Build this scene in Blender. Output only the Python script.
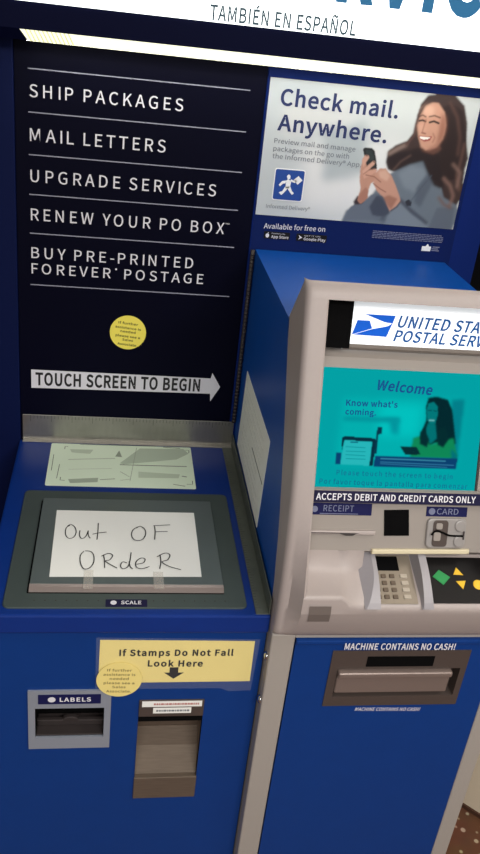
import bpy, bmesh, math, random
import numpy as np
from mathutils import Vector, Matrix

C = bpy.context.scene.collection
for o in list(bpy.data.objects):
    bpy.data.objects.remove(o)

# ---------------------------------------------------------------- camera, world, lights, exposure
# x: right along the kiosk, y: away from the viewer (0 = sign panel), z: up.
# Heights below are measured from the counter top; the counter stands COUNTER metres above the floor.
COUNTER = 0.90
CAM_LOC = (0.0384, -1.7618, 0.9717)
CAM_RIGHT = (0.98745, -0.11913, 0.10364)
CAM_UP = (-0.03632, 0.46742, 0.88329)
CAM_LENS = 34.765
cam_data = bpy.data.cameras.new('camera')
cam_data.sensor_fit = 'AUTO'
cam_data.sensor_width = 36.0
cam_data.lens = CAM_LENS
cam_data.clip_start = 0.02
cam = bpy.data.objects.new('camera', cam_data)
C.objects.link(cam)
_r, _u = Vector(CAM_RIGHT), Vector(CAM_UP)
_b = _r.cross(_u)
cam.matrix_world = Matrix(((_r.x, _u.x, _b.x, CAM_LOC[0]), (_r.y, _u.y, _b.y, CAM_LOC[1]),
                           (_r.z, _u.z, _b.z, CAM_LOC[2] + COUNTER), (0, 0, 0, 1)))
bpy.context.scene.camera = cam

world = bpy.data.worlds.new('room_light')
bpy.context.scene.world = world
world.use_nodes = True
bg = world.node_tree.nodes['Background']
bg.inputs['Color'].default_value = (1.0, 0.97, 0.94, 1)
bg.inputs['Strength'].default_value = 0.25

def area(name, loc, size, power, colour, target):
    d = bpy.data.lights.new(name, 'AREA')
    d.shape = 'RECTANGLE'
    d.size, d.size_y = size
    d.energy = power
    d.color = colour
    o = bpy.data.objects.new(name, d)
    C.objects.link(o)
    o.location = (loc[0], loc[1], loc[2] + COUNTER)
    o.rotation_euler = (Vector(target) - Vector(loc)).to_track_quat('-Z', 'Y').to_euler()
    return o

area('ceiling_lamp', (0.9, -2.6, 1.75), (1.2, 0.6), 66, (1.0, 0.96, 0.91), (0.9, -2.6, 0))
area('ceiling_lamp', (-0.6, -3.2, 1.75), (1.2, 0.6), 56, (1.0, 0.96, 0.91), (-0.6, -3.2, 0))
area('ceiling_lamp', (1.6, -1.0, 1.75), (0.6, 1.2), 26, (1.0, 0.96, 0.91), (1.6, -1.0, 0))

vs = bpy.context.scene.view_settings
vs.view_transform = 'Standard'
vs.look = 'None'
vs.exposure = 0.0
vs.gamma = 1.0
vs.use_curve_mapping = False

# ---------------------------------------------------------------- materials
def lin(c):
    return tuple(((v / 255) / 12.92 if v / 255 <= 0.04045 else ((v / 255 + 0.055) / 1.055) ** 2.4) for v in c)

def mat(name, rgb, rough=0.5, metal=0.0, spec=0.5, emit=0.0, noise=0.0, nscale=60.0, bump=0.0, coat=0.0, brushed=None):
    m = bpy.data.materials.new(name)
    m.use_nodes = True
    nt = m.node_tree
    b = nt.nodes['Principled BSDF']
    col = lin(rgb) + (1,)
    b.inputs['Base Color'].default_value = col
    b.inputs['Roughness'].default_value = rough
    b.inputs['Metallic'].default_value = metal
    b.inputs['Specular IOR Level'].default_value = spec
    b.inputs['Coat Weight'].default_value = coat
    if emit:
        b.inputs['Emission Color'].default_value = col
        b.inputs['Emission Strength'].default_value = emit
    if noise or bump:
        tc = nt.nodes.new('ShaderNodeTexCoord')
        mp = nt.nodes.new('ShaderNodeMapping')
        if brushed:
            mp.inputs['Scale'].default_value = brushed
        nz = nt.nodes.new('ShaderNodeTexNoise')
        nz.inputs['Scale'].default_value = nscale
        nz.inputs['Detail'].default_value = 4
        nt.links.new(tc.outputs['Object'], mp.inputs['Vector'])
        nt.links.new(mp.outputs['Vector'], nz.inputs['Vector'])
        if noise:
            mx = nt.nodes.new('ShaderNodeMix')
            mx.data_type = 'RGBA'
            mx.inputs[6].default_value = tuple(v * (1 - noise) for v in col[:3]) + (1,)
            mx.inputs[7].default_value = tuple(min(1, v * (1 + noise)) for v in col[:3]) + (1,)
            nt.links.new(nz.outputs['Fac'], mx.inputs[0])
            nt.links.new(mx.outputs[2], b.inputs['Base Color'])
        if bump:
            bp = nt.nodes.new('ShaderNodeBump')
            bp.inputs['Strength'].default_value = bump
            bp.inputs['Distance'].default_value = 0.001
            nt.links.new(nz.outputs['Fac'], bp.inputs['Height'])
            nt.links.new(bp.outputs['Normal'], b.inputs['Normal'])
    return m

def mat_print(name, emit=0.0, rough=0.35):
    m = bpy.data.materials.new(name)
    m.use_nodes = True
    nt = m.node_tree
    b = nt.nodes['Principled BSDF']
    a = nt.nodes.new('ShaderNodeAttribute')
    a.attribute_name = 'print'
    b.inputs['Roughness'].default_value = rough
    if emit:
        b.inputs['Base Color'].default_value = (0.0, 0.01, 0.01, 1)
        b.inputs['Emission Strength'].default_value = emit
        b.inputs['Specular IOR Level'].default_value = 0.02
        nt.links.new(a.outputs['Color'], b.inputs['Emission Color'])
    else:
        nt.links.new(a.outputs['Color'], b.inputs['Base Color'])
    return m

def mat_clear(name, alpha, rgb=(235, 240, 240), rough=0.15):
    m = mat(name, rgb, rough)
    m.node_tree.nodes['Principled BSDF'].inputs['Alpha'].default_value = alpha
    return m

M = dict(
    blue=mat('blue_paint', (6, 54, 124), 0.45, spec=0.25, noise=0.06, nscale=25, bump=0.03),
    counter=mat('blue_counter', (5, 45, 122), 0.40, spec=0.35, noise=0.10, nscale=18, bump=0.02),
    body=mat('blue_body', (3, 74, 160), 0.42, spec=0.3, noise=0.05, nscale=20),
    frame=mat('blue_frame', (5, 18, 62), 0.6, spec=0.12),  # darkness around the left frame is put into its blue
    navy=mat('navy_panel', (3, 4, 24), 0.5, spec=0.08),
    housing=mat('navy_housing', (5, 10, 44), 0.6, spec=0.08),
    rule=mat('grey_rule', (150, 152, 170), 0.6),
    ink_white=mat('white_ink', (222, 222, 230), 0.6),
    black=mat('black_plastic', (13, 11, 12), 0.5, spec=0.25),
    void=mat('black_void', (5, 5, 6), 0.9, spec=0.1),
    dark=mat('dark_plastic', (50, 44, 44), 0.5),
    plastic=mat('warm_grey_plastic', (168, 158, 155), 0.45, noise=0.03, nscale=200, bump=0.05),
    cream=mat('cream_plastic', (206, 196, 166), 0.45),
    liner=mat('grey_plastic', (148, 141, 135), 0.5),
    post=mat('grey_post', (160, 154, 148), 0.5),
    fin=mat('lavender_grey_plastic', (152, 149, 154), 0.45),
    edge=mat('edge_highlight', (160, 148, 144), 0.3, metal=0.5),  # paler steel paints the highlight along the platter's front lip
    reader=mat('smoky_plastic', (148, 144, 142), 0.3),
    silver=mat('silver_plate', (150, 158, 172), 0.45, metal=0.3),
    steel=mat('brushed_steel', (118, 106, 94), 0.45, metal=0.55, noise=0.25, nscale=30, brushed=(1, 12, 12)),
    scale=mat('scale_steel', (82, 94, 92), 0.42, metal=0.45, noise=0.12, nscale=9, bump=0.03),
    platter=mat('platter_steel', (112, 124, 124), 0.36, metal=0.5, noise=0.10, nscale=8),
    ruler=mat('ruler_steel', (150, 148, 142), 0.33, metal=0.85, noise=0.10, nscale=30, brushed=(4, 1, 1)),
    ruler_dull=mat('dull_ruler_steel', (98, 104, 96), 0.45, metal=0.5, noise=0.2, nscale=40),
    window=mat('smoked_window', (112, 104, 100), 0.3),
    tick=mat('engraved_tick', (60, 58, 56), 0.6),
    paper=mat('white_paper', (238, 240, 236), 0.7),
    card=mat('pale_green_card', (228, 246, 222), 0.45),
    old_paper=mat('grey_paper', (236, 238, 230), 0.6, noise=0.08, nscale=30),
    yellow=mat('yellow_paper', (238, 220, 138), 0.6, noise=0.03, nscale=30),
    yellow_bright=mat('yellow_sticker', (246, 232, 96), 0.5),
    ink=mat('black_ink', (22, 22, 26), 0.6),
    ink_faded=mat('faded_ink', (140, 124, 72), 0.6),
    ink_olive=mat('olive_ink', (72, 66, 28), 0.6),
    ink_grey=mat('grey_ink', (120, 126, 134), 0.6),
    ink_light=mat('light_ink', (112, 118, 146), 0.6),
    ink_navy=mat('navy_ink', (24, 40, 92), 0.6),
    ink_red=mat('red_ink', (180, 120, 116), 0.6),
    label=mat('navy_label', (24, 26, 74), 0.6, spec=0.15),
    label_dark=mat('indigo_label', (30, 29, 60), 0.6, spec=0.15),
    poster_navy=mat('poster_navy', (5, 27, 84), 0.5, spec=0.15),
    panel_blue=mat('panel_blue', (6, 34, 104), 0.55, spec=0.15),
    icon=mat('icon_blue', (28, 70, 150), 0.4),
    white=mat('white_print', (236, 238, 240), 0.5),
    sign=mat('lit_sign_face', (246, 252, 250), 0.5, emit=2.2),
    sign_ink=mat('backlit_teal_letter', (16, 96, 140), 0.5, emit=0.55),
    sign_ink_grey=mat('backlit_grey_letter', (52, 78, 90), 0.5, emit=0.4),
    strip=mat('lit_diffuser', (246, 246, 214), 0.5, emit=1.2),
    rib=mat('diffuser_rib', (206, 206, 150), 0.5, emit=0.9),
    added_glow=mat('added_glow_sheet', (250, 248, 236), 0.5, emit=10.0),  # for the added glow below the header
    tube=mat('lit_brand_panel', (238, 244, 248), 0.4, emit=0.55),
    tube_ink=mat('backlit_blue', (8, 84, 190), 0.5, spec=0.1, emit=0.4),
    tube_text=mat('backlit_letter_blue', (14, 76, 140), 0.5, spec=0.1, emit=0.3),
    screen_ink=mat('screen_ink', (0, 62, 112), 0.6, spec=0.1, emit=0.5),
    screen_pale_ink=mat('screen_pale_ink', (0, 84, 114), 0.6, spec=0.1, emit=0.6),
    keypad=mat('keypad_metal', (142, 132, 118), 0.4, metal=0.3),
    key=mat('key_dark', (92, 78, 64), 0.5),
    key_pale=mat('key_pale', (172, 162, 148), 0.45),
    bronze=mat('bronze_plate', (84, 74, 70), 0.45, metal=0.3),
    bronze_light=mat('bronze_handle', (128, 114, 108), 0.38, metal=0.3),
    green=mat('green_button', (20, 140, 70), 0.45),
    button=mat('yellow_button', (236, 190, 40), 0.45),
    chrome=mat('chrome', (210, 212, 214), 0.15, metal=1.0),
    pic=mat_print('printed_picture', rough=0.4),
    screen=mat_print('screen_glow', emit=0.92, rough=0.25),
    clear=mat_clear('clear_film', 0.035),
    tape=mat_clear('matte_tape', 0.18, (226, 220, 210), 0.4),
    wall=mat('cream_wall', (206, 194, 172), 0.8, noise=0.03, nscale=4),
    wall_dark=mat('charcoal_wall', (20, 20, 24), 0.9, spec=0.1),
    ceiling=mat('ceiling_tile', (214, 210, 200), 0.9),
    skirting=mat('brown_skirting', (66, 40, 26), 0.6),
)

def mat_floor():
    m = mat('speckled_brown_floor', (104, 58, 38), 0.5)
    nt = m.node_tree
    b = nt.nodes['Principled BSDF']
    tc = nt.nodes.new('ShaderNodeTexCoord')
    vo = nt.nodes.new('ShaderNodeTexVoronoi')
    vo.inputs['Scale'].default_value = 34
    rp = nt.nodes.new('ShaderNodeValToRGB')
    rp.color_ramp.elements[0].position = 0.18
    rp.color_ramp.elements[0].color = lin((196, 168, 146)) + (1,)
    rp.color_ramp.elements[1].position = 0.26
    rp.color_ramp.elements[1].color = lin((104, 60, 40)) + (1,)
    nz = nt.nodes.new('ShaderNodeTexNoise')
    nz.inputs['Scale'].default_value = 14
    mx = nt.nodes.new('ShaderNodeMix')
    mx.data_type = 'RGBA'
    mx.blend_type = 'MULTIPLY'
    mx.inputs[0].default_value = 0.6
    nt.links.new(tc.outputs['Object'], vo.inputs['Vector'])
    nt.links.new(tc.outputs['Object'], nz.inputs['Vector'])
    nt.links.new(vo.outputs['Distance'], rp.inputs['Fac'])
    nt.links.new(rp.outputs['Color'], mx.inputs[6])
    nt.links.new(nz.outputs['Color'], mx.inputs[7])
    nt.links.new(mx.outputs[2], b.inputs['Base Color'])
    return m
M['floor'] = mat_floor()

# ---------------------------------------------------------------- mesh helpers
class MB:
    """Collects faces (counter-top coordinates) and links them as one mesh object."""
    def __init__(s):
        s.v, s.f, s.mi = [], [], []
    def add(s, verts, faces, mi=0):
        n = len(s.v)
        s.v += [tuple(p) for p in verts]
        s.f += [tuple(i + n for i in f) for f in faces]
        s.mi += [mi] * len(faces)
        return s
    def quad(s, a, b, c, d, mi=0):
        return s.add([a, b, c, d], [(0, 1, 2, 3)], mi)
    def box(s, x0, x1, y0, y1, z0, z1, bev=0.0, mi=0, seg=2):
        bm = bmesh.new()
        bmesh.ops.create_cube(bm, size=1)
        for v in bm.verts:
            v.co = Vector(((x0 + x1) / 2 + v.co.x * (x1 - x0), (y0 + y1) / 2 + v.co.y * (y1 - y0), (z0 + z1) / 2 + v.co.z * (z1 - z0)))
        if bev:
            bmesh.ops.bevel(bm, geom=bm.edges[:], offset=bev, segments=seg, affect='EDGES', profile=0.5)
        s.from_bm(bm, mi)
        return s
    def from_bm(s, bm, mi=0, fn=None):
        bm.verts.index_update()
        vs_ = [v.co.copy() for v in bm.verts]
        if fn:
            vs_ = [fn(v) for v in vs_]
        s.add(vs_, [tuple(v.index for v in f.verts) for f in bm.faces], mi)
        bm.free()
    def prism(s, pts, fn, d0, d1, mi=0, bev=0.0):
        """outline pts (u, v) extruded from depth d0 to d1; fn(u, v, d) gives the point"""
        bm = bmesh.new()
        vs_ = [bm.verts.new((p[0], p[1], d0)) for p in pts]
        f = bm.faces.new(vs_)
        bm.normal_update()
        if f.normal.z < 0:
            f.normal_flip()
        r = bmesh.ops.extrude_face_region(bm, geom=[f])
        for v in r['geom']:
            if isinstance(v, bmesh.types.BMVert):
                v.co.z = d1
        if bev:
            top = [e for e in bm.edges if all(abs(v.co.z - d1) < 1e-7 for v in e.verts)]
            bmesh.ops.bevel(bm, geom=top, offset=bev, segments=2, affect='EDGES', profile=0.5)
        bmesh.ops.recalc_face_normals(bm, faces=bm.faces[:])
        s.from_bm(bm, mi, lambda c: fn(c.x, c.y, c.z))
        return s
    def build(s, name, mats, parent=None, smooth=False):
        xs = np.array(s.v, dtype=float)
        lo, hi = xs.min(0), xs.max(0)
        org = np.array([(lo[0] + hi[0]) / 2, (lo[1] + hi[1]) / 2, lo[2]])
        me = bpy.data.meshes.new(name)
        me.from_pydata((xs - org).tolist(), [], s.f)
        ms = mats if isinstance(mats, (list, tuple)) else [mats]
        for m in ms:
            me.materials.append(m)
        me.polygons.foreach_set('material_index', s.mi)
        if smooth:
            me.polygons.foreach_set('use_smooth', [True] * len(s.f))
        me.update()
        return place(bpy.data.objects.new(name, me), org, parent)

WORLD = {}
def place(o, org, parent):
    C.objects.link(o)
    w = Vector((org[0], org[1], org[2] + COUNTER))
    WORLD[o] = w
    if parent is not None:
        o.parent = parent
        o.location = w - WORLD[parent]
    else:
        o.location = w
    return o

def tag(o, label, cat, group=None):
    o['label'] = label
    o['category'] = cat
    if group:
        o['group'] = group
    return o

def thing(name, label, cat, loc, group=None):
    return tag(place(bpy.data.objects.new(name, None), loc, None), label, cat, group)

def struct(o):
    o['kind'] = 'structure'
    return o

class Plane:
    def __init__(s, o, u, v):
        s.o, s.u, s.v = Vector(o), Vector(u).normalized(), Vector(v).normalized()
        s.n = s.u.cross(s.v)
    def __call__(s, a, b, d=0.0):
        return s.o + s.u * a + s.v * b + s.n * d

TILT = Vector((0, 0.318, 0.948)).normalized()
BACK = Plane((0, 0, 0), (1, 0, 0), (0, 0, 1))              # sign panel
FRONT = Plane((0, -0.62, 0), (1, 0, 0), (0, 0, 1))         # kiosk front
LOWER = Plane((0, -0.655, 0), (1, 0, 0), (0, 0, 1))        # terminal lower door
TOP = Plane((0, 0, 0), (1, 0, 0), (0, 1, 0))               # counter
SIDE = Plane((0.335, 0, 0), (0, -1, 0), (0, 0, 1))         # terminal left side
def face_y(z, off):                                        # tilted terminal face, off metres behind the bezel
    return -0.525 - 0.3354 * (0.589 - z) + off / 0.948
SCREEN = Plane((0, face_y(0.248, 0.05), 0.248), (1, 0, 0), TILT)
SHELFWALL = SCREEN                                         # labels, slots and card reader sit on the same leaning wall
SIGN = Plane((0, face_y(0.485, 0.045), 0.485), (1, 0, 0), TILT)
KEYS = Plane((0, -0.690, 0.0740), (1, 0, 0), (0, 0.070, 0.033))

def rect(mb, pl, u0, u1, v0, v1, d0=0.0, d1=0.001, mi=0):
    mb.prism([(u0, v0), (u1, v0), (u1, v1), (u0, v1)], pl, d0, d1, mi)
    return mb

def rrect(u0, u1, v0, v1, r, n=6):
    out = []
    for cx, cy, a0 in ((u1 - r, v0 + r, -90), (u1 - r, v1 - r, 0), (u0 + r, v1 - r, 90), (u0 + r, v0 + r, 180)):
        for i in range(n + 1):
            a = math.radians(a0 + 90 * i / n)
            out.append((cx + r * math.cos(a), cy + r * math.sin(a)))
    return out

def circle(cx, cy, rx, ry=None, n=40):
    ry = ry or rx
    return [(cx + rx * math.cos(2 * math.pi * i / n), cy + ry * math.sin(2 * math.pi * i / n)) for i in range(n)]

# letter outlines: advance width and flat contours (thousandths of an em, capital height 700)
GLYPHS = {
    'A': (580, [[240,699,339,699,576,0,483,0,416,214,160,214,93,0,4,0],[394,283,361,391,345,438,331,485,317,532,304,579,290,628,286,628,273,579,259,532,245,485,231,438,217,391,182,283]]),
    'B': (627, [[96,699,303,699,383,693,449,674,500,642,532,593,544,528,539,488,527,451,506,419,477,394,442,377,442,372,488,358,527,334,558,300,577,257,584,205,571,131,535,74,479,33,406,8,319,0,96,0],[288,402,352,408,399,422,432,446,451,478,457,517,450,560,430,592,397,614,351,626,292,629,184,629,184,402],[306,71,372,76,425,92,464,119,489,157,497,208,489,254,465,290,426,315,373,329,306,334,184,334,184,71]]),
    'C': (609, [[261,3,177,49,112,124,70,224,55,349,71,474,113,574,180,649,265,696,365,712,414,707,458,694,497,675,530,652,557,626,509,568,486,590,460,609,432,622,401,631,366,634,293,622,232,585,186,527,156,448,146,352,156,254,184,175,229,115,289,78,363,65,402,68,436,78,468,95,498,117,526,144,574,88,539,53,501,25,458,4,411,-8,360,-12]]),
    'D': (656, [[96,699,271,699,388,684,479,641,546,571,586,474,600,352,586,230,546,132,480,60,389,15,275,0,96,0],[263,72,352,85,421,120,470,177,500,255,509,352,500,449,470,526,421,582,352,616,263,628,184,628,184,72]]),
    'E': (562, [[96,699,499,699,499,625,184,625,184,405,449,405,449,330,184,330,184,75,509,75,509,0,96,0]]),
    'F': (526, [[96,699,499,699,499,625,184,625,184,388,451,388,451,314,184,314,184,0,96,0]]),
    'G': (657, [[268,3,180,49,113,124,70,224,55,349,71,474,115,574,183,649,271,696,376,712,430,707,477,693,517,674,550,651,577,626,529,568,507,589,481,607,452,622,418,631,379,634,300,622,236,585,187,527,157,448,146,352,156,254,185,175,233,115,298,78,380,65,409,67,437,72,464,80,487,92,506,106,506,289,357,289,357,362,587,362,587,69,556,42,518,20,474,3,425,-8,371,-12]]),
    'H': (694, [[96,699,184,699,184,406,510,406,510,699,599,699,599,0,510,0,510,330,184,330,184,0,96,0]]),
    'I': (279, [[96,699,184,699,184,0,96,0]]),
    'J': (510, [[176,-8,132,6,93,28,61,59,33,98,96,144,116,114,138,92,162,77,188,68,217,65,258,70,290,87,312,116,326,158,330,214,330,699,419,699,419,205,412,136,390,76,353,29,298,-1,226,-12]]),
    'K': (616, [[96,699,184,699,184,348,186,348,479,699,579,699,360,434,612,0,514,0,304,364,184,221,184,0,96,0]]),
    'L': (518, [[96,699,184,699,184,75,490,75,490,0,96,0]]),
    'M': (774, [[96,699,202,699,336,325,346,296,356,267,366,238,376,209,386,179,390,179,401,209,410,238,420,267,429,296,439,325,572,699,678,699,678,0,596,0,596,387,597,426,599,468,601,512,605,554,608,593,604,593,547,434,416,71,357,71,224,434,168,593,164,593,167,554,171,512,173,468,175,426,175,387,175,0,96,0]]),
    'N': (690, [[96,699,186,699,442,258,517,114,522,114,518,157,515,202,512,247,510,292,509,336,509,699,593,699,593,0,503,0,248,442,173,586,169,586,171,543,174,499,177,455,179,411,179,367,179,0,96,0]]),
    'O': (708, [[255,4,173,51,110,127,70,228,55,352,70,475,110,575,173,650,255,696,354,712,452,696,535,650,598,575,638,475,652,352,638,228,598,127,535,51,452,4,354,-12],[424,78,481,116,525,175,552,255,562,352,552,448,525,527,481,585,424,622,354,634,284,622,226,585,183,527,155,448,146,352,155,255,183,175,226,116,284,78,354,65]]),
    'P': (604, [[96,699,296,699,383,692,455,671,510,632,545,574,557,494,545,415,511,354,456,312,385,287,299,279,184,279,184,0,96,0],[288,350,354,355,405,372,441,400,462,441,469,494,462,547,440,585,403,610,351,623,284,628,184,628,184,350]]),
    'Q': (708, [[424,74,481,112,525,172,552,253,562,352,552,448,525,527,481,585,424,622,354,634,284,622,226,585,183,527,155,448,146,352,155,253,183,172,226,112,284,74,354,61],[495,-167,433,-145,381,-109,340,-63,311,-10,226,16,155,68,101,142,67,238,55,352,70,475,110,575,173,650,255,696,354,712,452,696,535,650,598,575,638,475,652,352,641,240,608,146,556,71,488,19,405,-9,428,-42,458,-68,493,-87,533,-98,577,-102,595,-102,611,-100,626,-98,639,-95,650,-92,668,-159,653,-165,635,-169,615,-173,592,-175,568,-175]]),
    'R': (606, [[301,367,361,373,409,389,443,416,464,454,471,504,464,552,443,587,409,610,361,623,301,628,184,628,184,367],[310,297,184,297,184,0,96,0,96,699,315,699,395,693,462,672,514,635,547,580,559,504,552,443,531,393,498,354,454,325,402,306,579,0,480,0]]),
    'S': (568, [[232,-8,178,6,129,27,85,56,46,91,98,152,130,122,167,98,206,80,248,69,291,65,342,70,383,85,413,109,431,141,438,178,432,216,416,245,391,267,358,286,320,303,220,347,181,367,142,393,110,427,87,471,78,526,89,587,119,638,166,677,227,703,299,712,347,707,393,696,434,678,472,654,504,626,458,569,431,592,402,610,370,623,336,631,299,634,255,630,218,617,191,596,174,567,168,533,175,497,193,469,220,447,251,430,284,416,383,373,430,350,469,322,500,287,520,242,527,186,517,123,486,68,437,26,371,-2,290,-12]]),
    'T': (571, [[241,625,30,625,30,699,542,699,542,625,330,625,330,0,241,0]]),
    'U': (688, [[263,-3,194,29,141,85,106,171,93,288,93,699,181,699,181,286,189,199,212,136,247,94,292,72,344,65,397,72,443,94,479,136,502,199,510,286,510,699,595,699,595,288,583,171,548,85,494,29,425,-3,344,-12]]),
    'V': (548, [[1,699,93,699,207,320,221,273,234,227,247,183,260,137,275,90,279,90,294,137,307,183,320,227,333,273,346,320,459,699,548,699,326,0,224,0]]),
    'W': (837, [[25,699,115,699,189,319,197,273,206,228,214,183,222,137,231,92,235,92,244,137,254,183,264,228,274,273,284,319,381,699,462,699,559,319,569,274,579,228,589,183,598,137,609,92,614,92,622,137,629,183,637,228,645,273,652,319,728,699,812,699,668,0,561,0,455,422,448,454,441,486,434,518,427,549,421,581,417,581,410,549,403,518,396,486,389,454,382,422,278,0,173,0]]),
    'X': (547, [[220,361,30,699,127,699,222,521,233,502,243,482,253,462,265,441,278,418,281,418,292,441,302,462,312,482,321,502,331,521,424,699,517,699,326,357,531,0,434,0,330,189,319,210,308,232,296,254,283,277,270,302,266,302,254,277,243,254,232,232,221,210,210,189,110,0,16,0]]),
    'Y': (506, [[209,271,-1,699,93,699,183,502,197,471,210,440,224,410,237,379,252,348,256,348,270,379,285,410,299,440,313,471,326,502,416,699,507,699,297,271,297,0,209,0]]),
    'Z': (575, [[48,53,417,625,81,625,81,699,526,699,526,647,156,75,530,75,530,0,48,0]]),
    'a': (537, [[158,-6,116,12,84,42,64,83,56,134,68,195,105,244,167,282,256,309,374,328,371,367,361,403,341,432,311,452,267,459,232,456,198,447,167,435,138,420,112,403,78,464,109,482,146,501,187,516,232,527,281,531,349,521,399,493,434,449,454,390,461,319,461,0,389,0,382,62,379,62,348,39,315,18,281,2,245,-9,207,-12],[261,61,289,69,316,83,344,102,374,126,374,270,283,255,216,235,172,209,148,177,140,140,145,109,158,86,177,70,202,61,232,58]]),
    'b': (589, [[286,-9,256,-1,226,13,197,31,169,53,165,53,157,0,88,0,88,759,175,759,175,551,172,459,201,482,233,502,266,517,300,528,335,531,407,519,465,484,507,429,532,356,541,267,529,170,496,92,446,35,385,0,316,-12],[350,70,391,96,423,139,443,196,450,266,445,330,430,383,404,424,365,449,313,458,287,455,260,446,232,432,204,412,175,387,175,114,203,94,229,78,255,68,279,63,301,61]]),
    'c': (486, [[214,-1,147,34,95,89,62,164,50,258,63,353,99,429,153,485,221,519,299,531,337,528,370,519,400,506,426,489,449,470,405,413,387,428,368,440,347,450,326,456,302,458,249,449,204,422,169,380,147,325,139,258,147,192,168,137,202,96,246,69,299,60,327,63,354,70,378,81,401,95,422,112,460,52,430,30,398,12,364,-1,329,-9,292,-12]]),
    'd': (591, [[192,-1,133,33,88,89,60,164,51,258,63,351,95,427,145,484,206,519,275,531,309,529,339,521,367,508,394,492,421,471,416,560,416,759,504,759,504,0,432,0,424,61,422,61,396,38,367,18,335,2,301,-9,264,-12],[311,64,338,72,364,86,390,106,416,132,416,403,390,424,365,439,340,450,315,456,290,458,243,449,201,422,169,380,148,325,140,259,146,191,164,136,194,95,234,70,283,61]]),
    'e': (528, [[219,-1,151,34,97,89,62,165,50,258,62,352,97,427,149,484,212,519,281,531,354,520,411,488,454,438,480,370,488,288,488,277,488,266,487,256,486,247,485,238,135,238,146,177,170,127,206,89,252,65,307,57,336,59,363,64,389,73,413,84,437,98,467,40,439,23,408,9,375,-2,338,-10,298,-12],[412,300,406,357,390,403,364,435,328,455,283,462,241,455,202,435,170,402,147,357,134,300]]),
    'f': (310, [[31,513,102,518,102,601,108,659,125,706,155,742,198,764,253,772,272,771,290,769,308,765,324,761,340,755,320,688,309,693,297,697,285,700,273,701,262,702,236,698,215,685,200,665,192,636,189,600,189,518,299,518,299,447,189,447,189,0,102,0,102,447,31,447]]),
    'g': (538, [[192,-233,133,-215,88,-187,59,-149,49,-100,52,-74,61,-48,77,-24,98,-2,125,17,125,22,110,33,97,47,87,64,81,84,78,107,82,131,90,154,103,173,119,190,135,203,135,207,115,226,97,250,82,278,71,310,68,346,78,409,106,460,148,499,201,523,261,531,279,531,295,529,310,526,323,522,335,518,515,518,515,451,409,451,423,435,435,416,444,394,449,370,451,344,442,283,415,233,374,196,322,172,261,164,246,165,230,167,215,171,199,176,185,182,174,172,165,162,158,150,153,136,152,120,154,102,163,86,180,74,206,67,242,64,344,64,409,59,459,45,495,21,517,-13,525,-59,513,-115,478,-164,424,-203,351,-229,262,-238],[296,229,326,245,350,270,366,304,372,346,366,388,351,422,327,447,297,462,261,467,227,462,197,447,173,422,157,388,152,346,157,304,173,270,197,245,227,229,261,223],[330,-173,376,-157,410,-133,431,-105,439,-73,434,-48,422,-29,400,-17,371,-10,334,-8,244,-8,232,-7,219,-7,205,-5,191,-3,177,0,158,-17,143,-34,133,-52,127,-70,125,-88,131,-118,150,-144,181,-162,223,-174,275,-178]]),
    'h': (579, [[88,759,175,759,175,551,172,444,201,472,232,496,266,514,303,527,343,531,402,523,446,498,477,456,496,400,502,328,502,0,415,0,415,317,411,368,400,407,381,434,353,450,317,455,286,452,259,442,232,426,205,404,175,376,175,0,88,0]]),
    'i': (262, [[88,518,175,518,175,0,88,0],[112,627,97,635,85,647,77,663,74,683,77,702,85,717,97,729,112,737,132,739,151,737,167,729,179,717,187,702,190,683,187,663,179,647,167,635,151,627,132,625]]),
    'j': (262, [[16,-230,-1,-228,-16,-225,-30,-222,-42,-217,-25,-152,-16,-154,-7,-157,3,-159,14,-161,25,-161,51,-157,70,-143,81,-122,87,-94,89,-59,89,518,175,518,175,-59,171,-118,155,-165,128,-201,88,-223,33,-231],[112,627,96,635,84,647,76,663,73,683,76,702,84,717,96,729,112,737,132,739,150,737,167,729,179,717,187,702,190,683,187,663,179,647,167,635,150,627,132,625]]),
    'k': (526, [[88,759,174,759,174,245,177,245,397,518,494,518,321,309,517,0,423,0,271,250,174,136,174,0,88,0]]),
    'l': (271, [[145,-7,119,7,101,31,91,63,88,103,88,759,175,759,175,97,177,83,180,73,185,65,192,61,199,60,202,60,205,60,208,61,212,61,217,62,230,-5,222,-7,214,-9,204,-11,193,-12,179,-12]]),
    'm': (883, [[88,518,159,518,168,443,170,443,198,471,228,495,261,514,295,527,331,531,375,527,410,514,438,493,459,466,474,432,507,465,540,492,573,513,609,527,646,531,703,523,747,498,778,456,796,400,802,328,802,0,715,0,715,317,712,368,700,407,681,434,654,450,619,455,595,452,570,442,544,427,517,405,488,376,488,0,402,0,402,317,398,368,387,407,368,434,340,450,305,455,281,452,256,442,230,427,203,405,175,376,175,0,88,0]]),
    'n': (582, [[88,518,159,518,168,443,170,443,200,471,232,495,266,514,303,527,343,531,402,523,446,498,477,456,496,400,502,328,502,0,415,0,415,317,411,368,400,407,381,434,353,450,317,455,286,452,259,442,232,426,205,404,175,376,175,0,88,0]]),
    'o': (578, [[215,-1,150,34,97,89,62,164,50,258,62,353,97,429,150,485,215,519,289,531,363,519,428,485,481,429,516,353,528,258,516,164,481,89,428,34,363,-1,289,-12],[339,69,381,96,412,137,433,192,440,258,433,325,412,380,381,422,339,449,289,458,239,449,198,422,166,380,146,325,139,258,146,192,166,137,198,96,239,69,289,60]]),
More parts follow.
